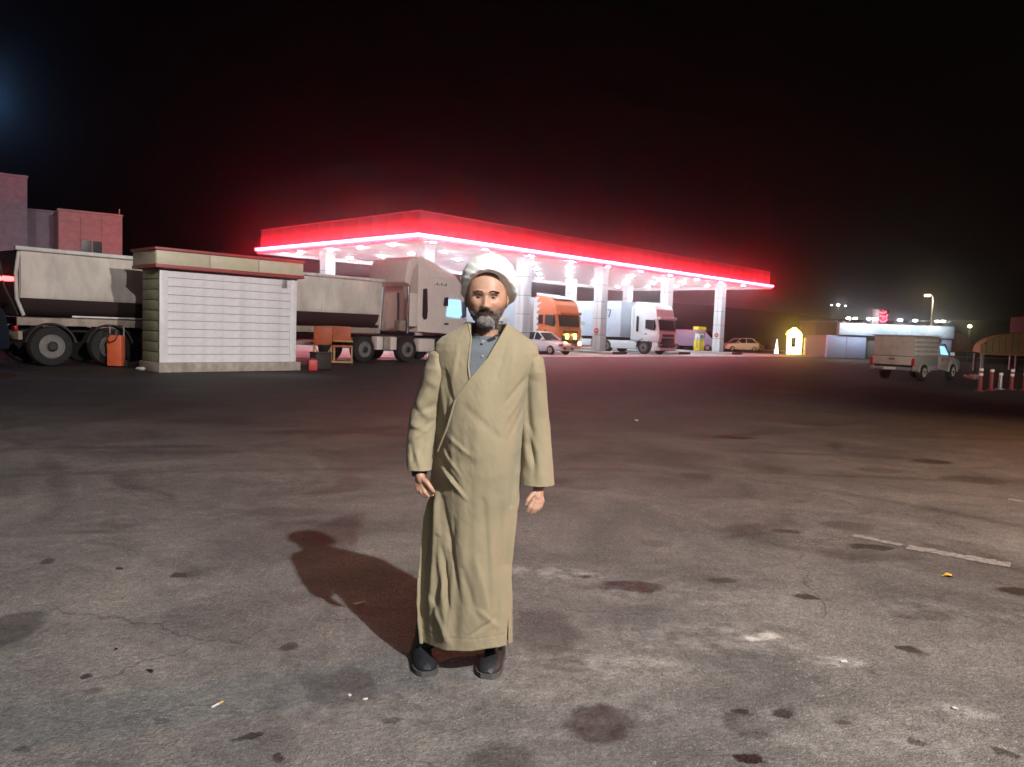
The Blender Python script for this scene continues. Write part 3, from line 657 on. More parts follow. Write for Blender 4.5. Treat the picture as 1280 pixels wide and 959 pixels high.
# ------------------------------------------------------------------ tipper semi-trailer and its cream tractor, x forward from the rear axle
TA = math.radians(49.1)
tt = thing('tipper_truck', 'long dirty white tipper trailer with cream tractor cab, partly hidden by the kiosk', 'truck', (-14.25, 22.95, 0), TA)
n = 12
def tub_section(x, k):
    pts = []
    for y, z in [(-1.24, 3.22), (-1.245, 2.8), (-1.25, 2.35), (-1.24, 2.0)]: pts.append((x, y, z))
    return pts
X0, X1 = -.75, 12.1
for s in (-1, 1):
    g = MB(); rows = []
    for i in range(41):
        x = X0+(X1-X0)*i/40; d = .012*noise.noise(Vector((x*1.3, s, 0)))
        rows.append([(x, s*(y+d), z) for y, z in ((1.24, 3.24), (1.25, 3.0), (1.255, 2.7), (1.25, 2.35), (1.225, 2.05), (1.17, 1.93), (1.1, 1.93), (1.1, 3.24))])
    g.grid(rows); g.build('tub_side', 'tub_white', tt)
    g = MB(); rows = [[(x, s*y, z) for y, z in ((1.172, 1.925), (1.08, 1.66), (.86, 1.46), (.5, 1.4), (0, 1.4))] for x in np.linspace(X0+.02, X1-.02, 20)]
    g.grid(rows); g.build('tub_belly', 'tub_belly', tt)
    MB().box(X0-.15, s*1.27-.075, 3.242, X1+.1, s*1.27+.075, 3.36, .03).build('tub_rim', 'tub_rim', tt)
    for x in (3.4, 6.3, 9.2): MB().box(x, s*1.262-.012, 2.0, x+.03, s*1.262+.012, 3.23, .004).build('side_seam', 'tub_white', tt)
MB().box(X1-.06, -1.235, 1.5, X1, 1.235, 3.38, .02).build('front_wall', 'tub_white', tt)
# rounded tailgate with its frame
g = MB(); rows = []
for j in range(9):
    z = 1.45+1.8*j/8; rows.append([(X0-.05-.28*math.cos(PI/2*(2*i/8-1))*math.sin(PI*(.15+.7*j/8)), -1.15+2.3*i/8, z) for i in range(9)])
g.grid(rows); g.build('tailgate', 'tub_belly', tt)
for y in (-1.24, 1.24): MB().tube([(X0-.04, y, 3.2), (X0-.12, y, 2.6), (X0-.1, y, 1.9), (X0+.1, y*.9, 1.45)], .05, 8).build('tailgate_frame', 'tub_rim', tt)
# chassis, mudguards, wheels
for s in (-1, 1):
    MB().box(-.8, s*1.02-.05, 1.16, 12.2, s*1.02+.05, 1.385, .015).build('chassis_rail', 'chassis_beige', tt)
    MB().box(.6, s*1.13-.02, 1.42, 2.7, s*1.13+.02, 1.47, .006).build('marker_rail', 'tub_rim', tt)
    for k in range(3):
        x = .03+1.62*k
        g = MB(); nn = 12; rows = [[(x+rr*math.cos(PI*(i+.8)/(nn+1.6)), y_, .56+rr*math.sin(PI*(i+.8)/(nn+1.6))) for i in range(nn+1)] for y_, rr in ((s*.8, .64), (s*1.2, .64), (s*1.21, .69), (s*.8, .69))]
        g.grid(rows); g.build('mudguard', 'chassis_dark', tt)
        wheel(tt, x, s*1.05, .57, .36, s)
    wheel(tt, 11.3, s*1.05, .52, .34, s); wheel(tt, 13.55, s*1.05, .52, .34, s)
    for k in range(5): MB().tube([(5.2+k*1.0, s*1.1, 1.15), (5.2+k*1.0, s*1.1, .75)], .03, 6).build('guard_post', 'chassis_dark', tt)
    MB().box(5.0, s*1.12-.02, .7, 9.4, s*1.12+.02, .8, .01).build('side_guard', 'chassis_beige', tt)
    MB().box(11.93, s*1.0-.22, .5, 12.25, s*1.0+.18, 1.05, .05).build('air_tank', 'cab_cream', tt)
    MB().box(12.3, s*1.0-.22, .5, 12.62, s*1.0+.18, 1.05, .05).build('air_tank', 'chassis_beige', tt)
    MB().box(12.66, s*1.0-.22, .5, 12.98, s*1.0+.18, 1.05, .05).build('battery_box', 'cab_cream', tt)
    MB().box(14.2, s*1.0-.22, .42, 15.15, s*1.0+.18, 1.0, .08).build('fuel_tank', 'cab_cream', tt)
MB().box(11.0, -.45, .75, 17.0, .45, 1.1, .02).build('tractor_chassis', 'chassis_dark', tt)
MB().box(-.82, -1.2, .75, -.7, 1.2, 1.0, .02).build('rear_bumper', 'chassis_beige', tt)
for y in (-.95, .95): MB().box(-.86, y-.14, 1.02, -.78, y+.14, 1.14, .01).build('tail_light', 'tail_red', tt)
MB().box(7.2, -1.14, .95, 7.5, -1.06, 1.1, .01).build('side_light', 'tail_red_lit', tt) if False else None
# tractor cab
def ctp(p):
    k = 1-.04*max(0, (p.z-2.3)/2); p.y *= k
    if p.x > 16.6: p.y *= 1-.08*(p.x-16.6)
    return p
MB().prism([(14.1, 1.25), (14.1, 4.3), (14.25, 4.5), (15.2, 4.2), (16.3, 3.8), (16.75, 3.4), (16.95, 2.6), (17.15, 1.8), (17.2, .5), (16.7, .45), (16.65, 1.25)], -1.24, 1.24, .05, ctp, 3).build('cab_body', 'cab_cream', tt)
for s in (-1, 1):
    def sp_(name, pts, m, off=.0, th=.02):
        g = MB(); a = [g.bm.verts.new(ctp(Vector((x, s*(1.248+off), z)))) for x, z in pts]; b_ = [g.bm.verts.new(v.co+Vector((0, s*th, 0))) for v in a]
        n = len(a); g.bm.faces.new(a); g.bm.faces.new(b_[::-1])
        for i in range(n): g.bm.faces.new((a[i], b_[i], b_[(i+1) % n], a[(i+1) % n]))
        return g.build(name, m, tt, smooth=False)
    sp_('side_slot_window', [(14.32, 1.95), (14.42, 1.8), (14.58, 1.85), (14.62, 2.2), (14.58, 3.1), (14.5, 3.15), (14.34, 3.1)], 'glass_dark')
    sp_('door_window', [(15.75, 2.0), (16.55, 1.95), (16.7, 2.1), (16.6, 2.75), (15.85, 2.75)], 'window_blue_glow' if s < 0 else 'glass_dark')
    sp_('window_frame', [(15.55, 2.45), (15.82, 2.45), (15.82, 2.85), (15.6, 2.8)], 'glass_dark', .0, .03)
    d = sp_('door', [(15.5, 1.3), (16.78, 1.3), (16.72, 1.9), (15.5, 1.9)], 'cab_cream', .0, .012)
    MB().box(15.6, s*1.262, 1.62, 15.85, s*1.30, 1.7, .01).build('handle', 'black_plastic', d)
    MB().box(16.65, s*1.42-.1, 2.0, 16.75, s*1.42+.1, 2.7, .04).build('mirror', 'black_plastic', tt)
    for k in range(6): MB().box(15.0+k*.13, s*1.238-.01, 3.32, 15.07+k*.13, s*1.238+.012, 3.36+.07*(k % 2), .003).build('lettering', 'print_grey', tt)
    MB().box(14.8, s*1.24-.01, 3.62, 15.6, s*1.24+.012, 3.66, .003).build('side_crease', 'cab_cream', tt)
    # side fairing behind the cab
    g = MB(); g.box(13.62, s*1.2-.03, 1.5, 14.08, s*1.2+.03, 2.9, .02); g.build('side_fairing', 'cab_cream', tt)
    wheel(tt, 16.2, s*1.08, .52, .3, s)
# high folded roof deflector behind the cab roof, and pipes
MB().prism([(13.35, 3.35), (13.5, 4.22), (13.62, 4.34), (14.09, 4.36), (14.09, 4.1), (13.75, 3.9), (13.7, 3.2)], -1.18, 1.18, .05).build('roof_deflector', 'cab_cream', tt)
MB().tube([(13.75, -.95, 1.2), (13.75, -.98, 3.1), (13.7, -.95, 3.3)], .07, 10).build('exhaust_pipe', 'chrome', tt)
MB().tube([(13.45, -.7, 1.2), (13.4, -.75, 2.4), (13.5, -.6, 2.9)], .05, 8).build('hose', 'black_plastic', tt)
MB().box(13.2, -1.1, 1.3, 13.55, -.75, 1.75, .05).build('valve_box', 'chassis_beige', tt)
MB().tube([(12.6, -.5, 1.3), (12.7, -.55, 3.1)], .10, 10).build('tipping_ram', 'steel_grey', tt)

# dark vehicle at the very left edge
lt = thing('dark_blue_truck', 'dark blue truck corner with a lit red marker lamp cut off by the left edge', 'truck', (-13.62, 20.1, 0), math.radians(60))
MB().prism([(-5, .8), (-5, 2.3), (-1.3, 2.35), (-.5, 2.05), (-.1, 1.5), (0, 1.0), (0, .55), (-5, .55)], -.9, .9, .08).build('cab_body', 'dark_blue_paint', lt)
MB().lathe([(.01, .0), (.13, .0), (.15, -.04), (.05, -.08)], 'Y', 16, (-.5, -.92, 1.15)).build('head_lamp', 'rim_grey', lt)
MB().box(-.9, -.97, 0.1, -.3, -.85, .95, .02).build('mud_flap', 'red_paint', lt)
MB().box(-.25, -1.0, 2.30, .05, -.8, 2.42, .03).build('marker_lamp', 'tail_red_lit', lt)
MB().tube([(-.35, -.95, 3.3), (-.2, -.97, 2.2), (.15, -.95, 1.45)], .025, 6).build('antenna_pole', 'black_plastic', lt)
for s in (-1, 1): wheel(lt, -1.2, s*.8, .45, .25, s)

# ------------------------------------------------------------------ cars
def car(t, L, Wd, H, paint, hood=.28, boot=.2, rows_lit=None, rear_paint=None, lamp='rim_grey'):
    """x forward, centred; lofted body plus glasshouse"""
    hl, hw = L/2, Wd/2
    st = [(-hl, .36, .78, .80), (-hl+.12, .28, .92, .93), (-hl+.7, .22, .97, 1.0), (-.6, .2, .93, 1.0), (.4, .2, .90, 1.0), (hl-1.0, .22, .86, .99), (hl-.35, .24, .74, .94), (hl-.05, .30, .60, .84), (hl, .36, .52, .76)]
    g = MB(); rows = []
    for x, zb, zt, wk in st:
        w = hw*wk; rows.append([(x, -w*.9, zb), (x, -w, zb+.12), (x, -w*1.0, (zb+zt)/2), (x, -w*.97, zt-.08), (x, -w*.86, zt), (x, 0, zt+.03), (x, w*.86, zt), (x, w*.97, zt-.08), (x, w, (zb+zt)/2), (x, w, zb+.12), (x, w*.9, zb)])
    Vv = g.grid(rows, True); g.bm.faces.new(Vv[0][::-1]); g.bm.faces.new(Vv[-1])
    body = g.build('body', paint, t)
    g = MB(); gh = [(-hl+.45, .93, .82, .93), (-hl+1.0, .95, H-.03, .74), (-.1, .93, H, .76), (.35, .92, H-.05, .74), (hl-1.15, .85, .86, .84)]
    a, b_ = -hl+.35, hl-1.05
    pr = [(a, .94), (a+.5, H-.02), (a+1.4, H+.02), (b_-1.0, H-.03), (b_-.25, .92)]
    def tp(p):
        k = (p.z-.92)/(H-.92); p.y *= 1-.18*max(0, k); return p
    gl = MB().prism(pr, -hw*.90, hw*.90, .04, tp).build('glasshouse', 'glass_dark', t)
    MB().prism([(a+.42, H-.03), (a+.5, H+.03), (a+1.4, H+.055), (b_-1.0, H+.01), (b_-.9, H-.05)], -hw*.75, hw*.75, .03).build('roof', paint, t)
    for s in (-1, 1):
        for (x0, x1) in ((a+.1, a+.52), (a+1.35, a+1.42), (b_-.3, b_-.95)):
            MB().tube([(x0, s*hw*.90, .93), (x1, s*hw*.76, H)], .035, 6).build('pillar', paint, t)
        MB().box(hl-.22, s*hw*.70-.17, .58, hl-.03, s*hw*.70+.13, .72, .04).build('headlight', lamp, t)
        MB().box(-hl-.01, s*hw*.66-.1, .62, -hl+.06, s*hw*.66+.14, .82, .02).build('tail_light', 'tail_red', t)
        MB().box(.45, s*hw*1.0-.02 if s > 0 else -hw*1.0-.14, .92, .62, s*hw*1.0+.14 if s > 0 else -hw+.02, 1.05, .03).build('mirror', paint, t)
        wheel(t, hl-.82, s*(hw-.1), .30, .19, s, 'car'); wheel(t, -hl+.78, s*(hw-.1), .30, .19, s, 'car')
    MB().box(hl-.04, -hw*.6, .36, hl+.02, hw*.6, .50, .02).build('grille', 'black_plastic', t)
    MB().box(hl+.022, -.25, .38, hl+.03, .25, .49).build('number_plate', 'plate_white', t)
    return t
c1 = thing('white_sedan', 'small white car parked in front of the orange truck, behind the man\'s shoulder', 'car', (2.05, 50.3, .004), A_U-PI/2)
car(c1, 4.0, 1.68, 1.42, 'car_white')
c2 = thing('white_taxi', 'white and blue car beyond the last canopy column', 'car', (24.7, 84.5, .004), math.radians(200))
car(c2, 4.4, 1.7, 1.42, 'car_white'); MB().box(-1.2, -.88, .45, .9, -.855, .72, .01).build('side_panel', 'car_blue', c2)
c3 = thing('yellow_car', 'yellow car half hidden behind the white car beyond the last column', 'car', (26.9, 88.0, .004), math.radians(35))
car(c3, 3.9, 1.66, 1.42, 'taxi_yellow')
c4 = thing('pale_van', 'pale blue van with dark windows left of the yellow dispenser', 'van', (19.2, 82, .004), math.radians(-28))
MB().prism([(-2.6, .45), (-2.6, 2.05), (-2.4, 2.15), (1.3, 2.15), (1.9, 1.35), (2.5, 1.1), (2.6, .8), (2.6, .4)], -.9, .9, .08).build('body', 'van_blue', c4)
MB().prism([(1.38, 2.02), (1.93, 1.36), (1.96, 1.39), (1.42, 2.08)], -.78, .78).build('windscreen', 'glass_dark', c4)
for s in (-1, 1):
    MB().box(.4, s*.905-.01, 1.3, 1.35, s*.905+.01, 1.9, .01).build('door_window', 'glass_dark', c4)
    MB().box(2.5, s*.65-.15, .7, 2.63, s*.65+.15, .9, .03).build('headlight', 'rim_grey', c4)
    wheel(c4, 1.7, s*.82, .33, .2, s, 'car'); wheel(c4, -1.7, s*.82, .33, .2, s, 'car')
MB().box(2.6, -.45, .55, 2.64, .45, .95, .01).build('grille', 'black_plastic', c4)

# ------------------------------------------------------------------ silver pickup with a tall camper box, x forward from rear axle
PA = math.radians(40)
pk = thing('pickup', 'silver pickup with a beige camper box on its bed, seen from behind at the right', 'pickup', (16.33, 32.15, 0), PA)
MB().box(-1.1, -.84, .62, 1.35, .84, .98, .03).build('bed', 'car_silver', pk)
MB().box(-1.06, -.80, .985, 1.40, .80, 1.80, .03).build('camper_box', 'camper_beige', pk)
MB().box(-1.12, -.86, 1.802, 1.46, .86, 1.85, .015).build('camper_roof', 'camper_beige', pk)
for s in (-1, 1):
    for k in range(4): MB().box(-.98, s*.812-.012, 1.05+k*.185, 1.34, s*.812+.012, 1.16+k*.185, .01).build('side_slat', 'aluminium', pk)
MB().box(-1.075, -.78, 1.30, -1.062, .78, 1.77, .004).build('rear_hatch', 'camper_beige', pk)
tg = MB().box(-1.135, -.80, .64, -1.103, .80, .975, .01).build('tailgate', 'camper_beige', pk)
MB().box(-1.15, -.12, .84, -1.137, .12, .89, .004).build('handle', 'black_plastic', tg)
MB().box(-1.09, -.78, 1.0, -1.063, .78, 1.27, .004).build('rear_board', 'camper_beige', pk)
MB().box(-1.28, -.82, .42, -1.14, .82, .56, .03).build('rear_bumper', 'steel_grey', pk)
MB().box(-1.29, -.24, .44, -1.282, .24, .54).build('number_plate', 'plate_white', pk)
for s in (-1, 1): MB().box(-1.15, s*.83-.06, .62, -1.10, s*.83+.05, .92, .01).build('tail_light', 'tail_red', pk)
# cab + bonnet
def ptp(p):
    p.y *= 1-.16*max(0, (p.z-1.0)/.6); return p
MB().prism([(1.42, .45), (1.42, 1.0), (2.95, .98), (3.55, .90), (3.72, .78), (3.76, .42), (2.3, .38)], -.82, .82, .05).build('body', 'car_silver', pk)
MB().prism([(1.45, .985), (1.5, 1.52), (1.62, 1.56), (2.25, 1.55), (2.95, 1.0)], -.80, .80, .04, ptp).build('cab_top', 'car_silver', pk)
for s in (-1, 1):
    g = MB(); pts = [(1.68, 1.10), (2.42, 1.08), (2.15, 1.44), (1.70, 1.45)]
    a = [g.bm.verts.new(ptp(Vector((x, s*.806, z)))+Vector((0, s*.004, 0))) for x, z in pts]; b_ = [g.bm.verts.new(v.co+Vector((0, s*.01, 0))) for v in a]
    g.bm.faces.new(a); g.bm.faces.new(b_[::-1])
    for i in range(4): g.bm.faces.new((a[i], b_[i], b_[(i+1) % 4], a[(i+1) % 4]))
    g.build('side_window', 'window_blue_glow' if s < 0 else 'glass_dark', pk, smooth=False)
    d = MB().box(1.55, s*.826-.008, .48, 2.5, s*.826+.008, .97, .01).build('door', 'car_silver', pk)
    MB().box(1.56, s*.838-.003, .885, 2.45, s*.838+.003, .925, .001).build('painted_red_reflection', 'reflection_red', d)  # reflection of the canopy light, painted as thin strips on the door
    MB().box(1.56, s*.838-.003, .60, 2.45, s*.838+.003, .63, .001).build('painted_red_reflection', 'reflection_red', d)
    MB().box(1.65, s*.84-.012, .83, 1.82, s*.84+.012, .87, .004).build('handle', 'black_plastic', d)
    MB().box(2.5, s*.92-.09, 1.05, 2.6, s*.92+.09, 1.2, .03).build('mirror', 'reflector_white', pk)
    wheel(pk, 0, s*.74, .35, .2, s, 'car'); wheel(pk, 2.95, s*.74, .35, .2, s, 'car')
    for x in (0, 2.95):
        g = MB(); nn = 10; rows = [[(x+rr*math.cos(PI*i/nn), y_, .36+rr*math.sin(PI*i/nn)) for i in range(nn+1)] for y_, rr in ((s*.5, .42), (s*.85, .42), (s*.86, .48), (s*.8, .48))]
        g.grid(rows); g.build('wheel_arch', 'car_silver', pk)
    MB().box(-1.0, s*.80-.03, .42, -.45, s*.80+.03, .62, .02).build('lower_side', 'car_silver', pk)
    MB().box(.5, s*.80-.03, .42, 1.4, s*.80+.03, .62, .02).build('lower_side', 'car_silver', pk)
MB().prism([(2.32, 1.53), (2.97, 1.0), (2.985, 1.012), (2.34, 1.55)], -.68, .68).build('windscreen', 'glass_dark', pk)
MB().box(-1.0, -.45, .38, 2.4, .45, .6, .02).build('chassis', 'chassis_dark', pk)

# ------------------------------------------------------------------ orange air bottle box beside the tipper, cart, small things
t = thing('orange_compressor_box', 'upright orange box with a black hose and carrying frame beside the tipper wheel', 'machine', (-11.75, 22.75, 0), math.radians(5))
MB().box(-.21, -.15, .03, .21, .15, .95, .04).build('case', 'orange_tank', t)
for s in (-1, 1): MB().tube([(s*.2, .05, .9), (s*.2, .05, 1.22), (s*.12, .05, 1.24)], .02, 6).build('handle_bar', 'steel_grey', t)
MB().tube([(-.2, .05, 1.22), (.2, .05, 1.22)], .02, 6).build('cross_bar', 'black_plastic', t)
MB().lathe([(.09, .953), (.09, 1.08), (.05, 1.13)], n=14).build('valve', 'black_plastic', t)
MB().tube([(.02, 0, 1.1), (.12, -.1, 1.0), (.05, -.19, .8), (-.12, -.19, .72), (-.19, -.18, .85), (-.1, -.18, .98)], .022, 8).build('hose', 'black_plastic', t)
for s in (-1, 1): MB().lathe([(.1, -.03), (.1, .03)], 'X', 16, (s*.24, .12, .1)).build('wheel', 'tyre', t)
ct = thing('orange_cart', 'orange painted metal cart with a wooden frame in front of the tipper', 'cart', (-6.55, 28.0, 0), math.radians(12))
MB().box(-.7, 0, .72, -.05, .06, 1.38, .02).build('back_panel', 'rust_orange', ct)
MB().box(-.04, -.06, .85, .62, 0, 1.42, .02).build('back_panel', 'rust_orange', ct)
MB().box(-.02, -.42, .66, .66, -.06, .74, .015).build('tray', 'rust_orange', ct)
for x in (-.68, -.06, .04, .66):
    MB().box(x-.03, -.4, .1, x+.03, -.35, .66, .006).build('leg', 'wood_frame', ct); MB().box(x-.03, .05, .1, x+.03, .10, .72, .006).build('leg', 'wood_frame', ct)
MB().box(-.7, -.41, .10, .7, -.36, .17, .01).build('lower_rail', 'wood_frame', ct)
MB().box(0, -.46, .86, .7, -.42, .92, .01).build('front_rail', 'wood_frame', ct)
MB().tube([(.55, -.42, .86), (.63, -.2, .98), (.64, -.02, .98)], .025, 6).build('side_rail', 'wood_frame', ct)
MB().tube([(-.05, -.38, .66), (-.35, -.38, .2), (-.65, -.38, .66)], .025, 6).build('brace', 'wood_frame', ct)
for x in (-.62, .62): MB().lathe([(.1, -.03), (.1, .03)], 'Y', 16, (x, -.2, .1)).build('wheel', 'tyre', ct)
t = thing('red_fuel_can', 'small red can on the ground at the right end of the kiosk', 'can', (-6.35, 24.4, 0), .4)
MB().box(-.14, -.09, 0, .14, .09, .34, .03).build('can_body', 'red_paint', t); MB().tube([(-.08, 0, .3), (-.04, 0, .37), (.05, 0, .37), (.08, 0, .3)], .014, 6).build('handle', 'red_paint', t)
t = thing('dark_tool_box', 'dark box beside the kiosk\'s right end, below the tipper', 'box', (-6.35, 25.4, 0), A_U)
MB().box(-.3, -.2, 0, .3, .2, .5, .03).build('case', 'chassis_dark', t); MB().box(-.31, -.21, .502, .31, .21, .56, .02).build('lid', 'chassis_dark', t)
t = thing('crumpled_paper', 'crumpled white paper on the ground left of the kiosk', 'litter', (-10.5, 21.75, 0))
g = MB(); g.lathe([(.02, 0), (.14, .01), (.17, .05), (.09, .09), (.02, .10)], n=9)
for v_ in g.bm.verts: v_.co += Vector((noise.noise(v_.co*19), noise.noise(v_.co*23+Vector((3, 0, 0))), 0))*.06
g.build('paper', 'litter_white', t, smooth=False)
def butt(loc, rot, lb, L=.055):
    t = thing('cigarette_butt', lb, 'cigarette butt', loc, rot, 'cigarette butts on the asphalt')
    MB().tube([(0, 0, .005), (L*.6, 0, .005)], .0045, 7).build('paper_tube', 'litter_white', t); MB().tube([(L*.6+.0005, 0, .005), (L, 0, .005)], .0046, 7).build('filter', 'filter_tan', t)
butt((-.82, 4.08, 0), .5, 'white cigarette butt lying inside the man\'s shadow', .07)
butt((-1.13, 2.91, 0), 1.1, 'cigarette butt on the asphalt at the lower left of the picture')
for k, (x, y, s, lb) in enumerate([(1.62, 3.55, .016, 'small white paper scrap right of the pale scuff'), (2.2, 13.4, .05, 'white paper scrap far out on the asphalt behind the man'), (1.9, 3.12, .014, 'tiny white scrap near the lower right corner'), (-.55, 3.02, .012, 'tiny white chip in front of the man\'s left-hand shoe'), (-.62, 3.05, .010, 'tiny white chip just beside another, left of the shoes'), (-.38, 6.1, .022, 'white scrap just right of the shadow\'s tip')]):
    g = MB(); q = [(-1, -.5, 0), (.2, -.7, .2), (1, -.2, 0), (.7, .6, .3), (-.3, .5, .1), (-.9, .3, .25)]
    a = [g.bm.verts.new((p[0]*s, p[1]*s, .002+p[2]*s)) for p in q]; b_ = [g.bm.verts.new((v.co.x, v.co.y, v.co.z+.003)) for v in a]
    n = 6; g.bm.faces.new(a[::-1]); g.bm.faces.new(b_)
    for i in range(n): g.bm.faces.new((a[i], a[(i+1) % n], b_[(i+1) % n], b_[i]))
    tag(g.build('paper_scrap', 'litter_white', None, (x, y, 0), k*1.3, smooth=False), lb, 'litter', 'paper scraps on the asphalt')
g = MB(); a = [g.bm.verts.new((math.cos(t_)*.04*(1+.25*math.cos(5*t_)), math.sin(t_)*.028*(1+.2*math.sin(3*t_)), .006+.008*math.sin(2*t_))) for t_ in np.linspace(0, 2*PI, 15)[:-1]]
c_ = g.bm.verts.new((0, 0, .003))
for i in range(14): g.bm.faces.new((c_, a[i], a[(i+1) % 14]))
tag(g.build('dry_leaf', 'leaf_yellow', None, (2.91, 4.97, .002), .5), 'yellow dry leaf on the asphalt near the painted line', 'leaf')
# ------------------------------------------------------------------ the man
def fabric(name, col, dark, weave=900):
    m = mat(name, col, .85, vary=.11, scale=3.5, bump=.25, bscale=weave, spec=.25)
    m.node_tree.nodes['Principled BSDF'].inputs['Sheen Weight'].default_value = .15
    return m
fabric('robe_khaki', (.285, .238, .152), None); fabric('turban_cloth', (.82, .80, .78), None, 500)
fabric('shirt_grey', (.13, .145, .165), None); fabric('trouser_dark', (.02, .02, .022), None)
mat('shoe_leather', (.014, .014, .017), .5, vary=.3, scale=14, bump=.4, bscale=50, dirt=.25, dirtcol=(.06, .058, .055), spec=.35); mat('sole_grey', (.07, .067, .065), .8, dirt=.4)
mat('eye_white', (.26, .22, .20), .25); mat('iris_dark', (.03, .015, .01), .2)
mat('hair_dark', (.055, .042, .038), .9, spec=.1, vary=.4, scale=120); mat('hair_grey', (.35, .325, .31), .9, spec=.1, vary=.45, scale=150)
mat('lip', (.36, .17, .14), .5)
sk = bpy.data.materials.new('skin'); sk.use_nodes = True; nt = sk.node_tree; b = nt.nodes['Principled BSDF']
at = nt.nodes.new('ShaderNodeAttribute'); at.attribute_name = 'skin_col'
nz = nt.nodes.new('ShaderNodeTexNoise'); nz.inputs['Scale'].default_value = 90; tcn = nt.nodes.new('ShaderNodeTexCoord'); nt.links.new(tcn.outputs['Object'], nz.inputs[0])
rr = nt.nodes.new('ShaderNodeMapRange'); rr.inputs[3].default_value = .86; rr.inputs[4].default_value = 1.14; nt.links.new(nz.outputs[0], rr.inputs[0])
sc = nt.nodes.new('ShaderNodeVectorMath'); sc.operation = 'SCALE'; nt.links.new(at.outputs['Color'], sc.inputs[0]); nt.links.new(rr.outputs[0], sc.inputs['Scale'])
nt.links.new(sc.outputs[0], b.inputs['Base Color']); b.inputs['Roughness'].default_value = .5
b.inputs['Subsurface Weight'].default_value = .08; b.inputs['Subsurface Radius'].default_value = (.012, .005, .003)
M['skin'] = sk

PX, PY = -.13, 3.34
man = thing('person', 'bearded man in white turban and long khaki robe standing on the asphalt facing the camera', 'person', (PX, PY, 0))
HC = Vector((.008, -.012, 1.643))    # head centre
def sst(t): t = max(0, min(1, t)); return t*t*(3-2*t)
def head_point(th, ph):
    """th 0 = face (-y)"""
    d = Vector((math.sin(th)*math.cos(ph), -math.cos(th)*math.cos(ph), math.sin(ph)))
    zs = .117 if d.z < 0 else .138; z = d.z*zs; front = max(0, -d.y)
    wx = .086
    if z < 0: wx *= 1-.30*(z/-.117)**1.8
    yy = -.090 if d.y < 0 else .098
    if z < -.02 and d.y > 0: yy *= 1-.45*sst((-.02-z)/.09)
    # squarer outline
    k = (abs(d.x)**2.3+abs(d.y)**2.3+abs(d.z)**2.3)**(-1/2.3)
    x = d.x*wx*k; y = abs(d.y)*yy*k*(1 if True else 1); z = d.z*zs*k
    if front > .15:
        f = sst((front-.15)/.4); G = lambda cx, cz, sx, sz: math.exp(-((x-cx)/sx)**2-((z-cz)/sz)**2)
        o = 0
        t = (0.022-z)/.055
        if -.3 < t < 1.25:
            a = .004+.024*sst(t) if t < 1 else .028*(1-sst((t-1)/.25))
            o += a*math.exp(-(x/(.0085+.006*max(0, min(1, t))))**2)
        ax = abs(x); G2 = lambda cx, cz, sx, sz: math.exp(-((ax-cx)/sx)**2-((z-cz)/sz)**2)
        o += .010*G2(.013, -.033, .007, .007)+.0105*G2(.028, .0275, .024, .0075)-.0135*G2(.031, .009, .015, .011)
        o += .006*G2(.045, -.020, .018, .016)+.006*G(0, -.056, .022, .006)+.005*G(0, -.067, .018, .005)-.005*G(0, -.0615, .022, .0022)
        o += .012*G(0, -.098, .028, .018)-.004*G(0, -.078, .016, .006)-.004*G2(.060, .030, .015, .02)
        y -= o*f
    return HC+Vector((x, y, z))
bd = MB(); NT, NP = 120, 90
rows = [[head_point(2*PI*i/NT, -PI/2+PI*j/NP) for i in range(NT)] for j in range(1, NP)]
Vv = bd.grid(rows, True); bd.bm.faces.new(Vv[0][::-1]); bd.bm.faces.new(Vv[-1])
def limb(*pr, n=16):   # (x, y, z, r) ...
    pts = [Vector(p[:3]) for p in pr]; R = [p[3] for p in pr]
    # rounded ends
    d0 = (pts[0]-pts[1]).normalized(); d1 = (pts[-1]-pts[-2]).normalized()
    P = [pts[0]+d0*R[0]*.9, pts[0]+d0*R[0]*.6]; Q = [R[0]*.4, R[0]*.8]
    for a, b_, ra, rb in zip(pts, pts[1:], R, R[1:]):
        for k in range(4): P.append(a.lerp(b_, k/4)); Q.append(ra+(rb-ra)*sst(k/4))
    P += [pts[-1], pts[-1]+d1*R[-1]*.6, pts[-1]+d1*R[-1]*.9]; Q += [R[-1], R[-1]*.8, R[-1]*.4]
    bd.tube(P, Q, n)
limb((.01, .02, 1.60, .055), (.012, .025, 1.50, .050), (.015, .03, 1.44, .050))
limb((.0, .02, 1.42, .05), (.0, .01, 1.30, .085), (-.005, 0, 1.12, .10), (-.02, 0, .98, .10), (-.03, 0, .9, .10))
limb((.02, .02, 1.41, .045), (-.14, .01, 1.39, .045)); limb((.02, .02, 1.41, .045), (.17, .01, 1.39, .045))
limb((-.16, 0, 1.40, .05), (-.24, .03, 1.14, .038), (-.258, -.045, .93, .027), (-.256, -.06, .89, .025))
limb((.18, 0, 1.40, .05), (.235, .03, 1.12, .038), (.262, -.03, .88, .027), (.262, -.045, .825, .025))
limb((-.11, 0, .92, .085), (-.16, .0, .5, .055), (-.185, .08, .15, .036)); limb((.0, 0, .92, .085), (.04, 0, .5, .055), (.070, .08, .15, .036))
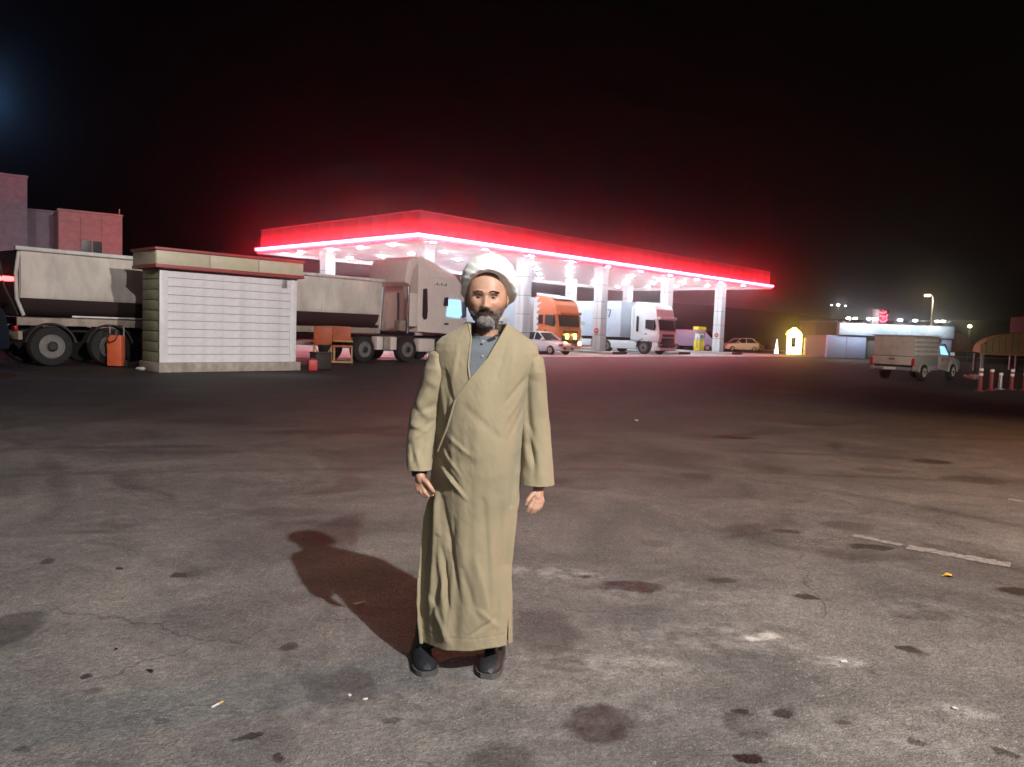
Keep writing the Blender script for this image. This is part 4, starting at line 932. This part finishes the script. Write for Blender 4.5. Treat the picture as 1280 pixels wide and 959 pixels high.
# hand at the left of the picture (his right)
w = (-.256, -.062, .892)
for base, j1, j2, r in [((-.222, -.088, .838), (-.203, -.101, .812), (-.186, -.101, .794), .0098), ((-.236, -.086, .832), (-.222, -.103, .805), (-.204, -.098, .786), .0098), ((-.250, -.078, .830), (-.240, -.096, .803), (-.222, -.096, .786), .0092), ((-.264, -.068, .834), (-.257, -.085, .810), (-.242, -.089, .796), .0082)]:
    base, j1, j2 = [tuple(w[k]+(q[k]-w[k])*.9 for k in range(3)) for q in (base, j1, j2)]
    limb((*w, .016), (*base, .0125), n=10); limb((*base, r+.0012), (*j1, r), (*j2, r*.82), n=10)
limb((*w, .022), (-.244, -.078, .862, .020)); limb((-.250, -.075, .875, .014), (-.218, -.103, .858, .0115), (-.200, -.112, .838, .0105), (-.188, -.112, .822, .0085), n=10)
# hand at the right
w = (.262, -.048, .826)
for base, j1, j2, r in [((.237, -.072, .780), (.220, -.083, .755), (.210, -.079, .733), .0098), ((.251, -.074, .774), (.239, -.086, .747), (.229, -.080, .724), .0098), ((.265, -.070, .774), (.257, -.081, .748), (.246, -.078, .728), .0092), ((.279, -.060, .780), (.275, -.070, .757), (.266, -.070, .741), .0082)]:
    base, j1, j2 = [tuple(w[k]+(q[k]-w[k])*.9 for k in range(3)) for q in (base, j1, j2)]
    limb((*w, .016), (*base, .0125), n=10); limb((*base, r+.0012), (*j1, r), (*j2, r*.82), n=10)
limb((*w, .022), (.258, -.06, .80, .020)); limb((.250, -.058, .825, .014), (.229, -.080, .810, .0108), (.215, -.090, .792, .0098), (.208, -.090, .775, .008), n=10)
# ears
for s in (-1, 1): limb((HC.x+s*.084, HC.y+.006, HC.z+.018, .009), (HC.x+s*.091, HC.y+.012, HC.z+.0, .008), (HC.x+s*.083, HC.y+.002, HC.z-.028, .007), n=8)
me = bd.mesh('body_raw', 'skin')
tmp = bpy.data.objects.new('body_raw', me); C.objects.link(tmp)
md = tmp.modifiers.new('r', 'REMESH'); md.mode = 'VOXEL'; md.voxel_size = .0034; md.use_smooth_shade = True
ms = tmp.modifiers.new('s', 'SMOOTH'); ms.factor = .4; ms.iterations = 1
dg = bpy.context.evaluated_depsgraph_get(); body_me = bpy.data.meshes.new_from_object(tmp.evaluated_get(dg))
bpy.data.objects.remove(tmp); body_me.name = 'body'; body_me.materials.clear(); body_me.materials.append(sk)
N_ = len(body_me.vertices); co = np.empty(N_*3); body_me.vertices.foreach_get('co', co); co = co.reshape(-1, 3)
colr = np.tile(np.array([.44, .245, .165]), (N_, 1))
hx, hy, hz = co[:, 0]-HC.x, co[:, 1]-HC.y, co[:, 2]-HC.z
ax = np.abs(hx)
def blend(mask, c):
    global colr; m_ = np.clip(mask, 0, 1)[:, None]; colr = colr*(1-m_)+np.array(c)*m_
ns = np.array([noise.noise(Vector(p)*70) for p in co[::1]]) if N_ < 250000 else np.zeros(N_)
onhead = (co[:, 2] > 1.50)
blend(onhead*np.exp(-((ax-.045)/.02)**2-((hz+.02)/.02)**2)*.35, (.55, .24, .18))
blend(onhead*np.exp(-((ax-.031)/.017)**2-((hz-.008)/.012)**2)*.45, (.22, .12, .10))
# beard line: jaw and cheeks darker, lips left clear
jaw = 1/(1+np.exp((hz+.052-.75*np.maximum(0, ax-.035)+.004*ns)/.004))
jaw *= (hy < .045)*onhead*(co[:, 2] > 1.515)
must = np.exp(-((ax-.012)/.022)**2-((hz+.049)/.006)**2)*onhead*(hy < 0)
lip = np.exp(-(ax/.020)**2-((hz+.0625)/.0055)**2)*onhead*(hy < 0)
blend(jaw*.8, (.105, .07, .06)); blend(must*.85, (.08, .055, .05))
chin = np.exp(-(ax/.030)**2-((hz+.092)/.020)**2)*onhead*(hy < 0); blend(chin*.7, (.26, .235, .22)); blend(lip*.9, (.36, .18, .15))
# hair at the temples and nape
hair = onhead*np.maximum(1/(1+np.exp(-(hy+.012-.2*(hz-.03))/.004)), 0)*(hz > -.045)*(ax < .088); blend(hair*.9, (.05, .04, .038))
ca = body_me.color_attributes.new('skin_col', 'FLOAT_COLOR', 'POINT')
ca.data.foreach_set('color', np.hstack([colr, np.ones((N_, 1))]).astype(np.float32).ravel())
place('body', body_me, man)
for s in (-1, 1):
    e = MB().lathe([(.001, -.0118), (.0055, -.0104), (.0095, -.007), (.0118, 0), (.0095, .007), (.001, .0118)], 'Y', 16, (0, 0, 0)).build('eye', 'eye_white', man, (HC.x+s*.031, HC.y-.0728, HC.z+.010))
    e.scale = (.95, .95, .50)
    MB().lathe([(.001, -.0128), (.0052, -.0122), (.0062, -.0095)], 'Y', 14).build('iris', 'iris_dark', e)
    MB().tube([(HC.x+s*.0165, HC.y-.0845, HC.z+.0165), (HC.x+s*.025, HC.y-.0875, HC.z+.0195), (HC.x+s*.034, HC.y-.0865, HC.z+.0190), (HC.x+s*.044, HC.y-.0775, HC.z+.0135)], [.0022, .0032, .0032, .002], 6).build('eyelid', 'skin', man) if False else None
    # eyebrow made of short hairs
    g = MB(); rnd = random.Random(3+s)
    for k in range(150):
        t = rnd.random(); x = .011+.040*t; z = .0262+.005*math.sin(PI*(t*.9+.1))+rnd.uniform(-.0030, .0030); y = -.0945+.30*max(0, x-.02)**1.1*1.2
        p = HC+Vector((s*x, y, z)); g.tube([p, p+Vector((s*.007, -.001, .002))], [.0007, .0003], 3)
    g.build('eyebrow', 'hair_dark', man)
# beard hairs
from mathutils.bvhtree import BVHTree
bv = BVHTree.FromPolygons([tuple(c) for c in co], [tuple(p.vertices) for p in body_me.polygons])
def hairs(name, m, n, test, L0, seed, down=1.0, kind=None):
    rnd = random.Random(seed); g = MB(); cnt = 0
    while cnt < n:
        x, z = rnd.uniform(-.08, .08), rnd.uniform(-.125, 0)
        if not test(x, z, rnd): continue
        h = bv.ray_cast(HC+Vector((x, -.3, z)), Vector((0, 1, 0)))
        if h[0] is None: continue
        p, nn = h[0], h[1]; cnt += 1
        L_ = L0*rnd.uniform(.6, 1.2); d = (nn*.55+Vector((rnd.uniform(-.2, .2), 0, -down))).normalized()
        g.tube([p-nn*.001, p+d*L_*.5+nn*.001, p+d*L_], [.0008, .0006, .0002], 3)
    o = g.build(name, m, man); o['kind'] = 'stuff'
def in_chin(x, z, r): return z < -.070 and (x/.037)**2+((z+.098)/.032)**2 < 1
def in_jaw(x, z, r):
    if -.072 < z and abs(x) < .026: return False
    return z < -.058+.9*max(0, abs(x)-.045)+r.uniform(-.007, .003) and abs(x) > .020 and abs(x) < .066 and r.random() < 1.2-abs(z+.09)*8
def in_mou(x, z, r): return -.0565 < z < -.041 and abs(x) < .034 and z < -.042-.25*max(0, abs(x)-.01)
hairs('beard', 'hair_grey', 1100, in_chin, .013, 1); hairs('beard_dark', 'hair_dark', 260, in_chin, .013, 9); hairs('cheek_beard', 'hair_dark', 1100, in_jaw, .0045, 2); hairs('cheek_beard_grey', 'hair_grey', 260, in_jaw, .006, 12); hairs('moustache', 'hair_dark', 420, in_mou, .008, 3, .7)

# turban: wound cloth with overlapping layers, arched over the forehead
tb = MB(); rows = []; NT = 160; NS = 46
for j in range(NS+1):
    row = []
    for i in range(NT):
        th = 2*PI*i/NT; cx, cy = .016, .008
        fr = math.cos(th)
        zb = 1.662+.094*max(0, fr)**1.25 if fr > 0 else 1.662-.05*(-fr)**.8
        zb += -.004*math.sin(th)
        s_ = j/NS; zc, c = 1.722, .122; A, B = .120, .126
        if s_ < .16:      # rolled lower lip
            q = s_/.16; a = -PI*.5*(1-q); rr_ = .012
            z = zb+rr_+rr_*math.sin(a)*1.0; f = math.sqrt(max(.02, 1-((max(zc, zb+rr_)-zc)/c)**2))
            off = -rr_*(1-math.cos(a))-.012*(1-q)
        else:
            q = (s_-.16)/.84; zlo = zb+.012; z = zlo+(zc+c-zlo)*math.sin(q*PI/2); off = 0
            f = math.sqrt(max(0, 1-(max(0, z-zc)/c)**2))
            if z < zc: f = 1-.20*((zc-z)/.07)**2
        # layered windings running up from right to left across the front
        u_ = (z-1.66)/.030+1.5*math.sin(th-.3)+.25*math.sin(2*th+1)
        lay = (u_-math.floor(u_)); lay = lay*.7 if lay < .85 else .6*(1-lay)/.15
        amp = .0060*min(1, f*1.5)
        off += amp*lay+.0012*noise.noise(Vector((math.sin(th)*14, z*60, math.cos(th)*14)))
        x = cx+(A*f+off)*math.sin(th); y = cy-(B*f+off)*math.cos(th)
        row.append((x, y, z-.12*0+.0))
    rows.append(row)
inner = [[(HC.x+(.074)*math.sin(2*PI*i/NT), HC.y-.088*math.cos(2*PI*i/NT), rows[0][i][2]+.012) for i in range(NT)]]
Vv = tb.grid(inner+rows, True); tb.bm.faces.new(Vv[-1])
tb.build('turban', 'turban_cloth', man)

# ---- robe
ZR = [.130, .30, .50, .70, .80, .90, 1.0, 1.1, 1.2, 1.30, 1.38, 1.42, 1.45, 1.475, 1.50, 1.52, 1.545]
XL = [-.236, -.258, -.250, -.238, -.220, -.208, -.200, -.192, -.188, -.192, -.205, -.210, -.203, -.183, -.145, -.112, -.082]
XR = [.168, .162, .152, .169, .180, .183, .180, .180, .184, .205, .230, .238, .234, .212, .172, .138, .108]
YF = [-.125, -.138, -.148, -.158, -.165, -.170, -.172, -.168, -.156, -.140, -.122, -.112, -.102, -.092, -.080, -.070, -.062]
YB = [.150, .150, .145, .140, .135, .130, .125, .120, .115, .112, .108, .104, .100, .096, .090, .084, .078]
def ringv(z): return [float(np.interp(z, ZR, A)) for A in (XL, XR, YF, YB)]
def seg_d(x, z, x0, z0, x1, z1):
    dx, dz = x1-x0, z1-z0; L2 = dx*dx+dz*dz; t = max(0, min(1, ((x-x0)*dx+(z-z0)*dz)/L2))
    px, pz = x0+t*dx, z0+t*dz; n_ = math.hypot(x-px, z-pz); side = (x-px)*dz-(z-pz)*dx
    return n_, t, (1 if side > 0 else -1)
# front folds: x0 z0 x1 z1 width amplitude
FF = [(-.15, 1.30, -.165, .95, .030, -.010), (.02, 1.25, -.02, .95, .045, .007), (.16, .9, .155, .2, .022, .007), (.03, .8, .075, .25, .016, -.006), (-.06, 1.2, .10, 1.05, .02, -.004), (-.13, .55, -.20, .2, .02, -.009), (-.11, .82, -.075, .14, .045, -.013), (-.02, .9, .0, .14, .05, .008), (-.178, .80, -.120, .16, .016, .010), (-.170, .80, -.195, .20, .013, .010), (-.150, .79, -.060, .35, .014, -.007), (-.205, .80, -.245, .25, .013, -.009),
      (-.100, .70, -.140, .20, .022, -.007), (-.03, .95, -.015, .17, .035, -.007), (.05, .90, .06, .15, .035, .006), (.11, .75, .10, .14, .020, -.006),
      (.165, .98, .125, .45, .014, -.009), (.13, .95, .10, .50, .016, .005), (-.145, 1.0, -.07, .90, .010, .006), (-.160, .96, -.06, .84, .009, -.006), (-.150, .92, -.04, .80, .009, .006),
      (-.135, 1.02, -.11, .95, .008, -.006), (-.12, 1.06, -.03, .99, .011, .005), (.185, 1.32, .09, 1.20, .012, -.006), (.180, 1.28, .10, 1.13, .011, .006), (.18, 1.20, .12, 1.06, .010, -.005),
      (-.155, 1.33, -.11, 1.17, .013, -.008), (-.175, 1.28, -.15, 1.08, .012, .007), (.10, 1.46, .06, 1.30, .013, -.006), (.125, 1.44, .11, 1.24, .012, .006), (-.10, 1.44, -.12, 1.30, .012, .005),
      (.0, .55, .06, .30, .018, .005), (-.05, .50, .02, .28, .018, -.005), (.02, .32, .11, .22, .014, .005), (-.02, .20, .10, .28, .012, -.004), (-.20, .35, -.10, .16, .015, .006), (-.16, .62, -.11, .30, .012, -.009), (.15, .75, .14, .25, .010, .005)]
def x_edge(z): return float(np.interp(z, [.84, .99, 1.10, 1.215, 1.31, 1.395, 1.53], [-.215, -.178, -.136, -.106, -.046, .02, .09]))
rb = MB(); rows = []; NT = 300; NZ = 300; ztop, zbot = 1.545, .130
for j in range(NZ+1):
    z0 = zbot+(ztop-zbot)*j/NZ; xl, xr, yf, yb = ringv(z0); cx = (xl+xr)/2; a = (xr-xl)/2; row = []
    hem = max(0, 1-(z0-zbot)/.5)
    for i in range(NT):
        th = 2*PI*i/NT; sn, cs = math.sin(th), -math.cos(th); e = 2/1.86
        bx = a*math.copysign(abs(sn)**e, sn); by = (abs(yf) if cs < 0 else yb)*math.copysign(abs(cs)**e, cs)
        x, y, z = cx+bx, by, z0
        o = 0
        # loose hanging waves, stronger near the hem
        o += (.008*math.sin(th*5+1.2+z*1.5)+.005*math.sin(th*9+.5-z*2.2))*hem*(.25 if cs < -.2 else 1)
        o += .006*noise.noise(Vector((x*7, z*3.2, y*7)))+.0026*noise.noise(Vector((x*26, z*9, y*20)))+.0011*noise.noise(Vector((x*60, z*40+x*30, y*50)))
        if cs < 0 and x < -.11: y += .5*(-.11-x)*sst(-cs*2)*sst((1.22-z)/.2)
        if cs < .1:
            fm = sst((.1-cs)/.4)
            for (x0, q0, x1, q1, w_, am) in FF:
                if abs(x-(x0+x1)/2) > abs(x1-x0)/2+3.2*w_: continue
                d_, t, sd = seg_d(x, z, x0, q0, x1, q1)
                if d_ < 3*w_: o += am*(1.5 if q0 < .96 else 1.1)*math.exp(-(d_/w_)**2*(1.0 if sd > 0 else 2.2))*math.sin(PI*min(1, max(.05, t*.9+.08)))**.6*fm
            if z > .84: o += .011*sst((x-x_edge(z))/.006+.5)*sst((z-.84)/.2)*sst((1.52-z)/.14)*fm
            o -= .0022*math.exp(-((z-.185)/.0025)**2)   # hem stitching
        L_ = math.hypot(bx/a, by/.15)+1e-6; nx, ny = bx/a/L_, by/.15/L_
        shz = (.012 if cs < 0 else 0)*max(0, -cs)*max(0, 1-(z0-zbot)/.25)-.010*max(0, 1-(z0-zbot)/.3)+.012*math.sin((x+.07)*8)*max(0, 1-(z0-zbot)/.2) if True else 0
        row.append((x+nx*o, y+ny*o, z+shz))
    rows.append(row)
rb.grid(rows, True)
# opening: cut along the lapel edges and take the inside away
VX = [(-.062, 1.60), (-.049, 1.478), (-.056, 1.360), (-.046, 1.300), (.027, 1.395), (.098, 1.530), (.108, 1.60)]
bmr = rb.bm
for (x0, z0), (x1, z1) in zip(VX, VX[1:]):
    fs = [f for f in bmr.faces if f.calc_center_median().y < -.02 and min(z0, z1)-.03 < f.calc_center_median().z < max(z0, z1)+.03 and min(x0, x1)-.03 < f.calc_center_median().x < max(x0, x1)+.03]
    geom = list({v for f in fs for v in f.verts})+list({e for f in fs for e in f.edges})+fs
    bmesh.ops.bisect_plane(bmr, geom=geom, plane_co=(x0, 0, z0), plane_no=(z1-z0, 0, -(x1-x0)), dist=1e-5)
def inpoly(x, z, P):
    c = False; j = len(P)-1
    for i in range(len(P)):
        if (P[i][1] > z) != (P[j][1] > z) and x < (P[j][0]-P[i][0])*(z-P[i][1])/(P[j][1]-P[i][1])+P[i][0]: c = not c
        j = i
    return c
dl = [f for f in bmr.faces if f.calc_center_median().y < -.02 and inpoly(f.calc_center_median().x, f.calc_center_median().z, VX)]
SL = [(.142, .05), (.150, .27), (.160, .05)]
dl += [f for f in bmr.faces if f.calc_center_median().y < .02 and inpoly(f.calc_center_median().x, f.calc_center_median().z, SL)]
bmesh.ops.delete(bmr, geom=list(set(dl)), context='FACES')
rob = rb.build('robe', 'robe_khaki', man)
sm = rob.modifiers.new('thickness', 'SOLIDIFY'); sm.thickness = .004; sm.offset = -1
# lapel facing: a stitched band following the edges, slightly proud
def front_y(x, z):
    xl, xr, yf, yb = ringv(z); cx = (xl+xr)/2; a = (xr-xl)/2; t = min(1, abs((x-cx)/a)); return yf*(1-t**1.86)**(1/1.86)
for path, wd in (([(-.066, 1.545), (-.049, 1.478), (-.056, 1.360), (-.046, 1.302)], .004), ([(-.178, .99), (-.136, 1.10), (-.106, 1.215), (-.046, 1.302), (.027, 1.395), (.098, 1.53), (.102, 1.545)], .0045)):
    pts = []
    for (x0, z0), (x1, z1) in zip(path, path[1:]):
        for k in range(8): t = k/8; x, z = x0+(x1-x0)*t, z0+(z1-z0)*t; pts.append((x, front_y(x, z)-(.008 if wd > .004 else .001)*(1 if z < 1.45 else .3), z))
    MB().tube(pts, wd, 8).build('lapel_edge', 'robe_khaki', rob)
# sleeves
def sleeve(path, seed, folds, side):
    NS_, NA = 120, 72; P = np.array([p[:3] for p in path]); Rr = np.array([p[3] for p in path]); Ry = np.array([p[4] for p in path])
    tt_ = np.linspace(0, 1, len(path)); g = MB(); rows = []
    def at_(t): return Vector([float(np.interp(t, tt_, P[:, k])) for k in range(3)])
    sm_ = [at_(max(0, min(1, j/NS_))) for j in range(NS_+1)]
    for _ in range(12): sm_ = [sm_[0]]+[(sm_[k-1]+sm_[k]*2+sm_[k+1])/4 for k in range(1, NS_)]+[sm_[-1]]
    for j in range(NS_+1):
        t = j/NS_; c_ = sm_[j]; r = float(np.interp(t, tt_, Rr)); ry = float(np.interp(t, tt_, Ry)); row = []
        if t < .16: dm = math.sqrt(max(.004, 1-(1-t/.16)**2)); r *= dm; ry *= dm
        for i in range(NA):
            a = 2*PI*i/NA; x, y = r*math.sin(a), -ry*math.cos(a); o = .004*noise.noise(Vector((x*20, y*20, t*7+seed)))+.0016*noise.noise(Vector((x*50, y*50, t*22+seed)))
            fx = math.sin(a)
            for (a0, t0, a1, t1, w_, am) in folds:   # on the front half, across x = sin(a)
                if math.cos(a) < -.2: continue
                d_, q, sd = seg_d(fx*.07, t*.55, a0*.07, t0*.55, a1*.07, t1*.55)
                if d_ < 3*w_: o += am*math.exp(-(d_/w_)**2*(1 if sd > 0 else 2.5))*max(0, math.sin(PI*q))**.8
            k = 1+o/max(.03, r); row.append((c_.x+x*k, c_.y+y*k, c_.z-.02*0))
        rows.append(row)
    last = rows[-1]; c_ = sm_[-1]
    for f_, kk in ((.93, 1), (.88, 6), (.84, 12)):
        src = rows[NS_-kk+1] if kk > 1 else last; q_ = sm_[NS_-kk+1] if kk > 1 else c_; rows.append([(q_.x+(p[0]-q_.x)*f_, q_.y+(p[1]-q_.y)*f_, p[2]) for p in src])
    Vv = g.grid(rows, True); g.bm.faces.new(Vv[0][::-1]); return g.build('sleeve', 'robe_khaki', rob)
sleeve([(-.168, .020, 1.438, .040, .050), (-.180, .013, 1.40, .057, .064), (-.190, .010, 1.34, .066, .074), (-.210, .018, 1.26, .062, .070), (-.243, .026, 1.15, .068, .07), (-.256, .015, 1.07, .064, .068), (-.260, -.02, .99, .060, .062), (-.258, -.05, .905, .054, .052)], 3,
       [(-.9, .50, .5, .62, .018, .009), (-.6, .58, .8, .52, .016, -.009), (-.9, .66, .6, .72, .018, .009), (-.3, .74, .8, .62, .014, -.008), (-.8, .80, .4, .70, .016, .008), (-.2, .86, .2, .99, .016, .009), (-.6, .80, -.4, .97, .014, -.008), (.3, .75, .4, 1, .014, -.007), (-.8, .36, .6, .44, .02, .005), (-.2, .1, .4, .35, .02, -.007), (.1, .08, .7, .3, .02, .007)], -1)
sleeve([(.194, .020, 1.442, .040, .050), (.206, .013, 1.40, .056, .064), (.211, .010, 1.34, .066, .075), (.214, .016, 1.26, .067, .074), (.226, .024, 1.14, .070, .074), (.243, .015, 1.04, .069, .074), (.253, -.01, .94, .069, .072), (.259, -.035, .855, .070, .064)], 8,
       [(-.35, .20, -.25, 1.0, .024, -.014), (-.05, .35, .05, 1.0, .022, .008), (-.7, .30, -.6, .9, .018, .008), (-.4, .62, -.1, .78, .012, .008), (-.6, .70, -.2, .86, .012, -.008), (.5, .3, .6, .9, .03, .004), (-.5, .12, -.2, .3, .018, -.008), (.2, .05, .3, .35, .02, .006)], 1)
MB().lathe([(.032, -.03), (.034, .0), (.034, .02)], 'Z', 24, (-.257, -.052, .905)).build('shirt_cuff', 'trouser_dark', man)
# shirt
g = MB(); rows = []
for j in range(41):
    z = 1.20+.287*j/40; xl, xr, yf, yb = ringv(z); cx = (xl+xr)/2+.0; a = (xr-xl)/2*.80; row = []
    if z > 1.42: k = sst((z-1.42)/.06); a = a*(1-k)+.066*k; cx = cx*(1-k)+.014*k; yf = yf*(1-k)-.058*k*1.15; yb = yb*(1-k)+.07*k
    for i in range(96):
        th = 2*PI*i/96; sn, cs = math.sin(th), -math.cos(th); x = cx+a*math.copysign(abs(sn)**.85, sn); y = (abs(yf)*.82 if cs < 0 else yb*.86)*math.copysign(abs(cs)**.85, cs)
        o = .003*noise.noise(Vector((x*25, z*14, 5)))+(.003 if abs(x-.0) < .016 and cs < 0 else 0)
        row.append((x, y+(-o if cs < 0 else o), z))
    rows.append(row)
g.grid(rows, True); sh = g.build('shirt', 'shirt_grey', man)
col_ = MB(); rows = []
for z, r in ((1.458, .074), (1.485, .071), (1.502, .069), (1.503, .065), (1.47, .063)):
    rows.append([(.014+r*math.sin(2*PI*i/64), .012-(r*1.02)*math.cos(2*PI*i/64), z+.008*(-math.cos(2*PI*i/64)) - .022*max(0, 1-abs(((i+32) % 64)-32)/7)) for i in range(64)])
col_.grid(rows, True); col_.build('collar', 'trouser_dark', sh)
for z in (1.465, 1.405, 1.345): MB().lathe([(.0055, -.002), (.0055, .002)], 'Y', 10, (.002, front_y(0, z)*.82-.005, z)).build('button', 'hair_grey', sh)
# trousers and shoes
for s, (x, dx) in ((-1, (-.222, -.02)), (1, (.082, .012))):
    g = MB(); rows = [[(x*(1-.22*max(0, (z-.07)/.5))+r*math.sin(2*PI*i/32), .08+r*1.05*-math.cos(2*PI*i/32)+.004*math.sin(i*1.3+z*40), z) for i in range(32)] for z, r in ((.07, .050), (.10, .056), (.16, .056), (.30, .054), (.45, .05))]
    g.grid(rows, True); g.build('trouser_leg', 'trouser_dark', man)
    prof = [(.085, .018, .055), (.075, .038, .09), (.04, .046, .115), (.0, .047, .118), (-.04, .049, .102), (-.08, .054, .086), (-.12, .058, .076), (-.155, .056, .068), (-.185, .044, .056), (-.203, .022, .036)]
    a0 = math.radians(-14 if s < 0 else 9); ca_, sa_ = math.cos(a0), math.sin(a0)
    def foot(rows_, name, m):
        g = MB(); R = [[(x+dx+px*ca_-py*sa_*-1, .10+py*ca_+px*sa_*-1, pz) for px, py, pz in r] for r in rows_]
        Vv = g.grid(R, False)
        for r in R: pass
        g.bm.faces.new(Vv[0]); g.bm.faces.new(Vv[-1][::-1])
        for A_, B_ in zip(Vv, Vv[1:]): g.bm.faces.new((A_[-1], A_[0], B_[0], B_[-1]))
        return g.build(name, m, man)
    upper = [[(w_*math.cos(PI*k/14), y_, .022+(h_-.022)*math.sin(PI*k/14)**.75) for k in range(15)] for y_, w_, h_ in prof]
    sho = foot([[(a*.92, b_*.97, c_*.90) for a, b_, c_ in r_] for r_ in upper], 'shoe', 'shoe_leather')
    sole = [[((w_+.005)*math.copysign(1, c0)*abs(c0)**.4, y_*1.02, z_) for c0, z_ in ((1, .024), (1, .012), (1, .001), (-1, .001), (-1, .012), (-1, .024))] for y_, w_, h_ in prof]
    so = foot([[(a*.92, b_*.97, c_) for a, b_, c_ in r_] for r_ in sole], 'sole', 'sole_grey'); so.parent = sho
    lc = MB()
    for k in range(4):
        y_ = -.03-.02*k; pz = .094-.010*k; p = [(x+dx+px*ca_+y_*sa_, .10+y_*ca_-px*sa_, z_) for px, z_ in ((-.02, pz-.004), (0, pz+.003), (.02, pz-.004))]; lc.tube(p, .003, 5)
    lc.build('laces', 'black_plastic', sho)
# ------------------------------------------------------------------ the night air
HZ = bpy.data.materials.new('night_haze'); HZ.use_nodes = True; nt = HZ.node_tree; nt.nodes.remove(nt.nodes['Principled BSDF'])
pv = nt.nodes.new('ShaderNodeVolumePrincipled'); pv.inputs['Color'].default_value = (.9, .9, .92, 1); pv.inputs['Density'].default_value = .0022; pv.inputs['Anisotropy'].default_value = .962
nt.links.new(pv.outputs[0], nt.nodes['Material Output'].inputs['Volume'])
g = MB(); g.box(-705, -305, -1.2, 705, 905, 22)
tag(g.build('haze', HZ, smooth=False), kind='stuff')
